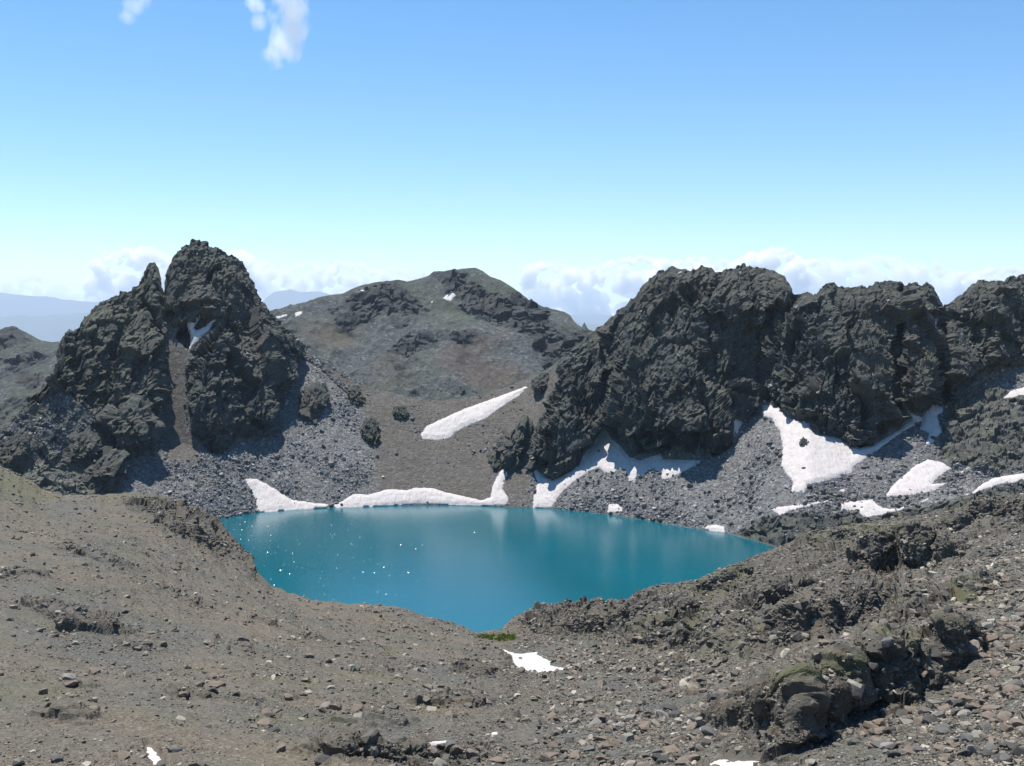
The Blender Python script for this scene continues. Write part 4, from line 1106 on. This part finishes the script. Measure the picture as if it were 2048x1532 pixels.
def boulder(p, size, meshes, label, group, k, scale=None, tone='grey', land=None, big=False):
    o = bpy.data.objects.new('boulder', meshes[tone][k % len(meshes[tone])])
    o.location = p
    o.rotation_euler = (rs.normal(0, 0.25), rs.normal(0, 0.25), rs.random() * 6.283)
    o.scale = scale or [size * rs.uniform(0.85, 1.25), size * rs.uniform(0.85, 1.2), size * rs.uniform(0.6, 1.25)]
    COL.objects.link(o)
    if land:
        u, v = project(np.array(p)[None])
        label = describe(float(u[0]), float(v[0]), land, tone, o.scale, big)
    tag(o, label, 'boulder', group)
    return o
big_far = {t: [hull_mesh('boulder', 960 + k, 26, M_tone[t], 0.85) for k in range(5)] for t in M_tone}
big_near = {t: [hull_mesh('boulder', 980 + k, 26, M_tone[t], 0.7) for k in range(5)] for t in M_tone}
pxf = sf * F / pf[:, 1]; pxn = sn * F / pn[:, 1]
uf_, vf_ = project(pf); un_, vn_ = project(pn)
inf = (uf_ > 5) & (uf_ < 2043); inn = (un_ > 8) & (un_ < 2040) & (vn_ < 1525)
top_f = np.argsort(-pxf * inf)[:110]; top_n = np.argsort(-pxn * inn)[:170]
for k, q in enumerate(top_f):
    boulder(pf[q], sf[q], big_far, None, 'boulders in the far scree', k, None, ('grey', 'grey', 'dark', 'pale', 'grey')[rs.integers(5)], LAND_FAR, k < 55)
for k, q in enumerate(top_n):
    boulder(pn[q], sn[q], big_near, None, 'boulders on the near slope', k, None, ('grey', 'tan', 'dark', 'tan', 'pale')[rs.integers(5)], LAND_NEAR, k < 85)
kf = np.ones(len(pf), bool); kf[top_f] = False
kn = np.ones(len(pn), bool); kn[top_n] = False
scatter_object('scree', pf[kf], sf[kf], far_shapes, 'grey scree stones covering the far slopes', 'scree', 5)
scatter_object('crag_rubble', pc, scg, crag_shapes, 'broken dark rock studding the near ridges', 'rubble', 9)
scatter_object('gravel', pn[kn], sn[kn], near_shapes, 'loose brown and grey stones strewn over the near hillside', 'gravel', 6)
# single stones that stand out
def near_ground(u, v):
    j = int(np.argmin(np.abs(un - u)))
    i = int(np.argmin(np.abs(VBp[:crestB + 1, j] - v)))
    return Vector(PB[i, j])
for k, (u, v, w, lab) in enumerate([(225, 1330, 13, 'pale rounded stone at the edge of the grey gravel streak'), (557, 1421, 12, 'dark rounded stone low on the left hillside'), (503, 1422, 8, 'small pale stone left of the dark rounded stone'),
        (429, 1374, 34, 'tan flat slab in the middle of the left hillside'), (575, 1396, 26, 'tan flat slab right of the larger tan slab'), (140, 1372, 34, 'tan slab half buried on the left hillside'), (1820, 1183, 18, 'pale flat slab below the slabby rock ridge'),
        (1850, 1186, 22, 'pinkish flat slab beside the pale slab'), (1811, 1196, 26, 'long grey slab under the pale slab'), (2010, 1300, 15, 'pale rounded boulder near the right edge'), (1501, 1400, 12, 'pale block above the long rock ridge'),
        (1899, 1157, 16, 'tan block under the bright snow sliver'), (1575, 1205 + 140, 14, 'pale angular block on the gravel between the ridges')]):
    g = near_ground(u, v); s_ = w * g.y / F
    boulder(g + Vector((0, 0, 0.1 * s_)), s_, big_near, lab, None, k + 2, [s_ * 1.1, s_ * 0.9, s_ * 0.6], 'pale' if 'pale' in lab else ('dark' if 'dark' in lab else ('grey' if 'grey slab' in lab else 'tan')))
for k, (u, v, w, lab) in enumerate([(662, 931, 12, 'large pale boulder alone in the dark scree above the shore snow'), (1417, 986, 8, 'dark boulder on the scree cone'), (1288, 1013, 12, 'pale tilted slab near the water right of the square snow patch'), (1501, 1013, 12, 'pale boulder above the lake corner'),
        (684, 1012, 8, 'dark boulder in the gap between the two shore snow strips')]):
    g = on_far(u, v); s_ = w * g.y / F
    boulder(g + Vector((0, 0, 0.2 * s_)), s_, big_far, lab, None, k, None, 'pale' if 'pale' in lab else 'dark')

# ------------------------------------------------------------------ grass at the lake outlet
def grass():
    b = NB('outlet_grass')
    oi = b.noise(0.8, 3)
    b.bsdf(b.mix(oi, (0.15, 0.21, 0.02), (0.24, 0.29, 0.03)), 0.8, 0.1)
    poly = [(948, 1272), (975, 1271), (1030, 1273), (1028, 1282), (1000, 1283), (965, 1279)]
    sd = poly_in(UBf, VBp, poly, 1.0) * frontB
    p, i, j = scatter_points(PB, sd + 1e-12, 5000, rs)
    a = rs.random(5000) * 6.283; h = rs.uniform(0.25, 0.55, 5000); w = rs.uniform(0.10, 0.22, 5000)
    d = np.stack([np.cos(a) * w, np.sin(a) * w, 0 * a], -1)
    tip = p + np.stack([rs.normal(0, 0.12, 5000), rs.normal(0, 0.12, 5000), h], -1)
    V = np.concatenate([p - d, p + d, tip]); n = np.arange(5000)
    tag(mesh_obj('grass', V, np.stack([n, n + 5000, n + 10000], -1), b.m), 'bright green turf at the lake outlet', 'grass', None, 'stuff')
grass()

# ------------------------------------------------------------------ haze
def haze():
    m, n, l = new_mat('haze_air')
    out = n.new('ShaderNodeOutputMaterial'); v = n.new('ShaderNodeVolumePrincipled')
    v.inputs['Color'].default_value = (0.70, 0.83, 1.0, 1)
    v.inputs['Density'].default_value = 2.2e-5
    v.inputs['Anisotropy'].default_value = 0.2
    l.new(v.outputs[0], out.inputs['Volume'])
    x, y0, y1, z0_, z1 = 110000, -2000, 62000, -1000, 1500
    V = np.array([(sx * x, y, z) for z in (z0_, z1) for y in (y0, y1) for sx in (-1, 1)], np.float32)
    Q = np.array([(0, 2, 3, 1), (4, 5, 7, 6), (0, 1, 5, 4), (2, 6, 7, 3), (0, 4, 6, 2), (1, 3, 7, 5)])
    tag(mesh_obj('haze', V, Q, m), 'thin blue haze filling the air', 'haze', None, 'stuff')
haze()

# ------------------------------------------------------------------ clouds, beyond the haze
def cloud(label, puffs, Yd, density, seed, depth=1.0, lump=0.35, voxel=3.0, flat=0.9):
    r = np.random.default_rng(seed)
    px = Yd / F
    bm = bmesh.new()
    for (u, v, rad) in puffs:
        y = Yd + r.uniform(-1, 1) * depth * 40 * px
        mat = Matrix.Translation(((u - U0) * px, y, H - (v - VH) * px)) @ Matrix.Diagonal((rad * px, rad * px, rad * px * flat, 1))
        bmesh.ops.create_icosphere(bm, subdivisions=2, radius=1.0, matrix=mat)
    me = bpy.data.meshes.new('cloud_tmp'); bm.to_mesh(me); bm.free()
    o = bpy.data.objects.new('cloud_tmp', me); COL.objects.link(o)
    md = o.modifiers.new('r', 'REMESH'); md.mode = 'VOXEL'; md.voxel_size = voxel * px
    dg = bpy.context.evaluated_depsgraph_get()
    ev = o.evaluated_get(dg); m2 = bpy.data.meshes.new_from_object(ev)
    bpy.data.objects.remove(o)
    n = len(m2.vertices)
    co = np.empty(n * 3, np.float32); m2.vertices.foreach_get('co', co); co = co.reshape(-1, 3)
    no = np.empty(n * 3, np.float32); m2.vertices.foreach_get('normal', no); no = no.reshape(-1, 3)
    q = co / px
    d = 14 * lump * fbm(q / 22, 3, 700 + seed) + 9 * lump * (0.5 - np.abs(fbm(q / 9, 3, 720 + seed)) * 2)
    co = co + no * (d * px)[:, None]
    m2.vertices.foreach_set('co', co.ravel()); m2.update()
    m, nn, l = new_mat('cloud_vapour')
    out = nn.new('ShaderNodeOutputMaterial'); v = nn.new('ShaderNodeVolumePrincipled')
    v.inputs['Color'].default_value = (1.0, 1.0, 1.0, 1)
    v.inputs['Density'].default_value = density
    v.inputs['Anisotropy'].default_value = 0.3
    l.new(v.outputs[0], out.inputs['Volume'])
    m2.materials.clear(); m2.materials.append(m)
    ob = bpy.data.objects.new('cloud', m2); COL.objects.link(ob)
    tag(ob, label, 'cloud', 'clouds over the far horizon')
    return ob

def bank(top, bottom, n, r0, r1, seed):
    r = np.random.default_rng(seed)
    out = []
    xs = [p[0] for p in top]; ys = [p[1] for p in top]
    for _ in range(n * 2):                       # crown of small heads
        u = r.uniform(xs[0], xs[-1]); t = np.interp(u, xs, ys); rad = r0 * r.uniform(0.35, 1.0)
        out.append((u, t + rad * 0.8 + r.exponential(7), rad))
    for _ in range(n * 2):                       # body
        u = r.uniform(xs[0], xs[-1]); t = np.interp(u, xs, ys)
        rad = r.uniform(r0, r1)
        k = r.random()
        out.append((u, t + rad * 1.3 + k * max(0, bottom - t - rad), rad))
    return out
CL = 70000
for k, (top, bot, n, r0, r1, lab, dens) in enumerate([
    ([(1035, 532), (1070, 524), (1100, 523), (1150, 526), (1180, 531), (1230, 516), (1290, 508), (1330, 518)], 645, 60, 9, 20, 'flat white cloud bank above the right shoulder of the mountain behind', 0.0036),
    ([(1310, 516), (1350, 520), (1390, 510), (1430, 520), (1480, 512), (1500, 503), (1550, 494), (1590, 508), (1620, 520)], 645, 60, 10, 22, 'tall white cloud heap behind the top of the dark massif', 0.0042),
    ([(1600, 522), (1640, 514), (1700, 518), (1740, 508), (1790, 513), (1820, 526), (1870, 522), (1900, 536)], 645, 60, 10, 22, 'bright cloud heap behind the blocky cliff top', 0.0018),
    ([(1890, 545), (1940, 541), (1990, 531), (2020, 528), (2060, 536), (2160, 540)], 645, 40, 10, 22, 'white cloud at the right edge above the last cliff', 0.0042),
    ([(165, 540), (190, 518), (220, 501), (260, 496), (292, 490), (320, 500), (345, 515)], 640, 40, 9, 20, 'white cloud behind the needle spire of the twin peak', 0.003),
    ([(440, 510), (460, 493), (485, 494), (510, 514), (560, 530), (600, 525), (650, 518), (700, 521), (740, 526), (800, 534), (860, 545)], 640, 80, 8, 18, 'long low cloud between the twin peak and the mountain behind', 0.0027),
    ([(-120, 556), (0, 562), (40, 550), (70, 548), (100, 560), (150, 576)], 640, 50, 8, 16, 'faint low cloud at the left edge of the horizon', 0.0018),
]):
    cloud(lab, bank(top, bot, n, r0, r1, 30 + k), CL, dens, k)

def wisp(label, path, Yd, density, seed):
    """thin torn vapour: a lumpy hull around the path, filled with uneven vapour"""
    px = Yd / F
    bm = bmesh.new()
    c = []
    for (u, v, rad) in path:
        p = Vector(((u - U0) * px, Yd, H - (v - VH) * px)); c.append(p)
        bmesh.ops.create_icosphere(bm, subdivisions=2, radius=1.0, matrix=Matrix.Translation(p) @ Matrix.Diagonal((rad * px, rad * px * 0.7, rad * px, 1)))
    me = bpy.data.meshes.new('cloud_tmp'); bm.to_mesh(me); bm.free()
    o = bpy.data.objects.new('cloud_tmp', me); COL.objects.link(o)
    md = o.modifiers.new('r', 'REMESH'); md.mode = 'VOXEL'; md.voxel_size = 5 * px
    m2 = bpy.data.meshes.new_from_object(o.evaluated_get(bpy.context.evaluated_depsgraph_get()))
    bpy.data.objects.remove(o)
    b = NB('wisp_vapour')
    mp = b.n.new('ShaderNodeMapping'); mp.inputs['Scale'].default_value = (1.5, 1.0, 0.8)
    b.l.new(b.tc.outputs['Object'], mp.inputs['Vector'])
    n1 = b.noise(1 / (42 * px), 6, 0.62, mp.outputs[0])
    # vapour thins out towards the hull of the wisp
    d = None
    for (u, v, rad), p in zip(path, c):
        vm = b.n.new('ShaderNodeVectorMath'); vm.operation = 'DISTANCE'
        b.l.new(b.tc.outputs['Object'], vm.inputs[0]); vm.inputs[1].default_value = p
        q = b.math('SUBTRACT', 1.0, b.math('DIVIDE', vm.outputs['Value'], rad * px))
        d = q if d is None else b.math('MAXIMUM', d, q)
    f = b.math('ADD', b.math('MULTIPLY', d, 0.75), b.math('MULTIPLY', b.math('SUBTRACT', n1, 0.5), 1.9))
    f = b.ramp(f, [(0.05, 0.0), (0.75, 1.0)])
    v = b.n.new('ShaderNodeVolumePrincipled')
    v.inputs['Color'].default_value = (0.99, 0.99, 0.99, 1); v.inputs['Anisotropy'].default_value = 0.4
    b.l.new(b.math('MULTIPLY', f, density), v.inputs['Density'])
    b.l.new(v.outputs[0], b.out.inputs['Volume'])
    m2.materials.clear(); m2.materials.append(b.m)
    ob = bpy.data.objects.new('cloud', m2); COL.objects.link(ob)
    tag(ob, label, 'cloud', 'clouds over the far horizon')
wisp('thin white wisp of cloud high in the blue sky, reaching the top edge', [(575, -20, 50), (580, 25, 46), (583, 65, 44), (570, 95, 42), (548, 112, 34), (512, 5, 26), (516, 45, 22), (600, 60, 36)], 9000, 0.011, 20)
wisp('small faint wisp of cloud at the top left of the sky', [(285, -12, 34), (265, 12, 28), (255, 32, 22)], 9000, 0.006, 21)
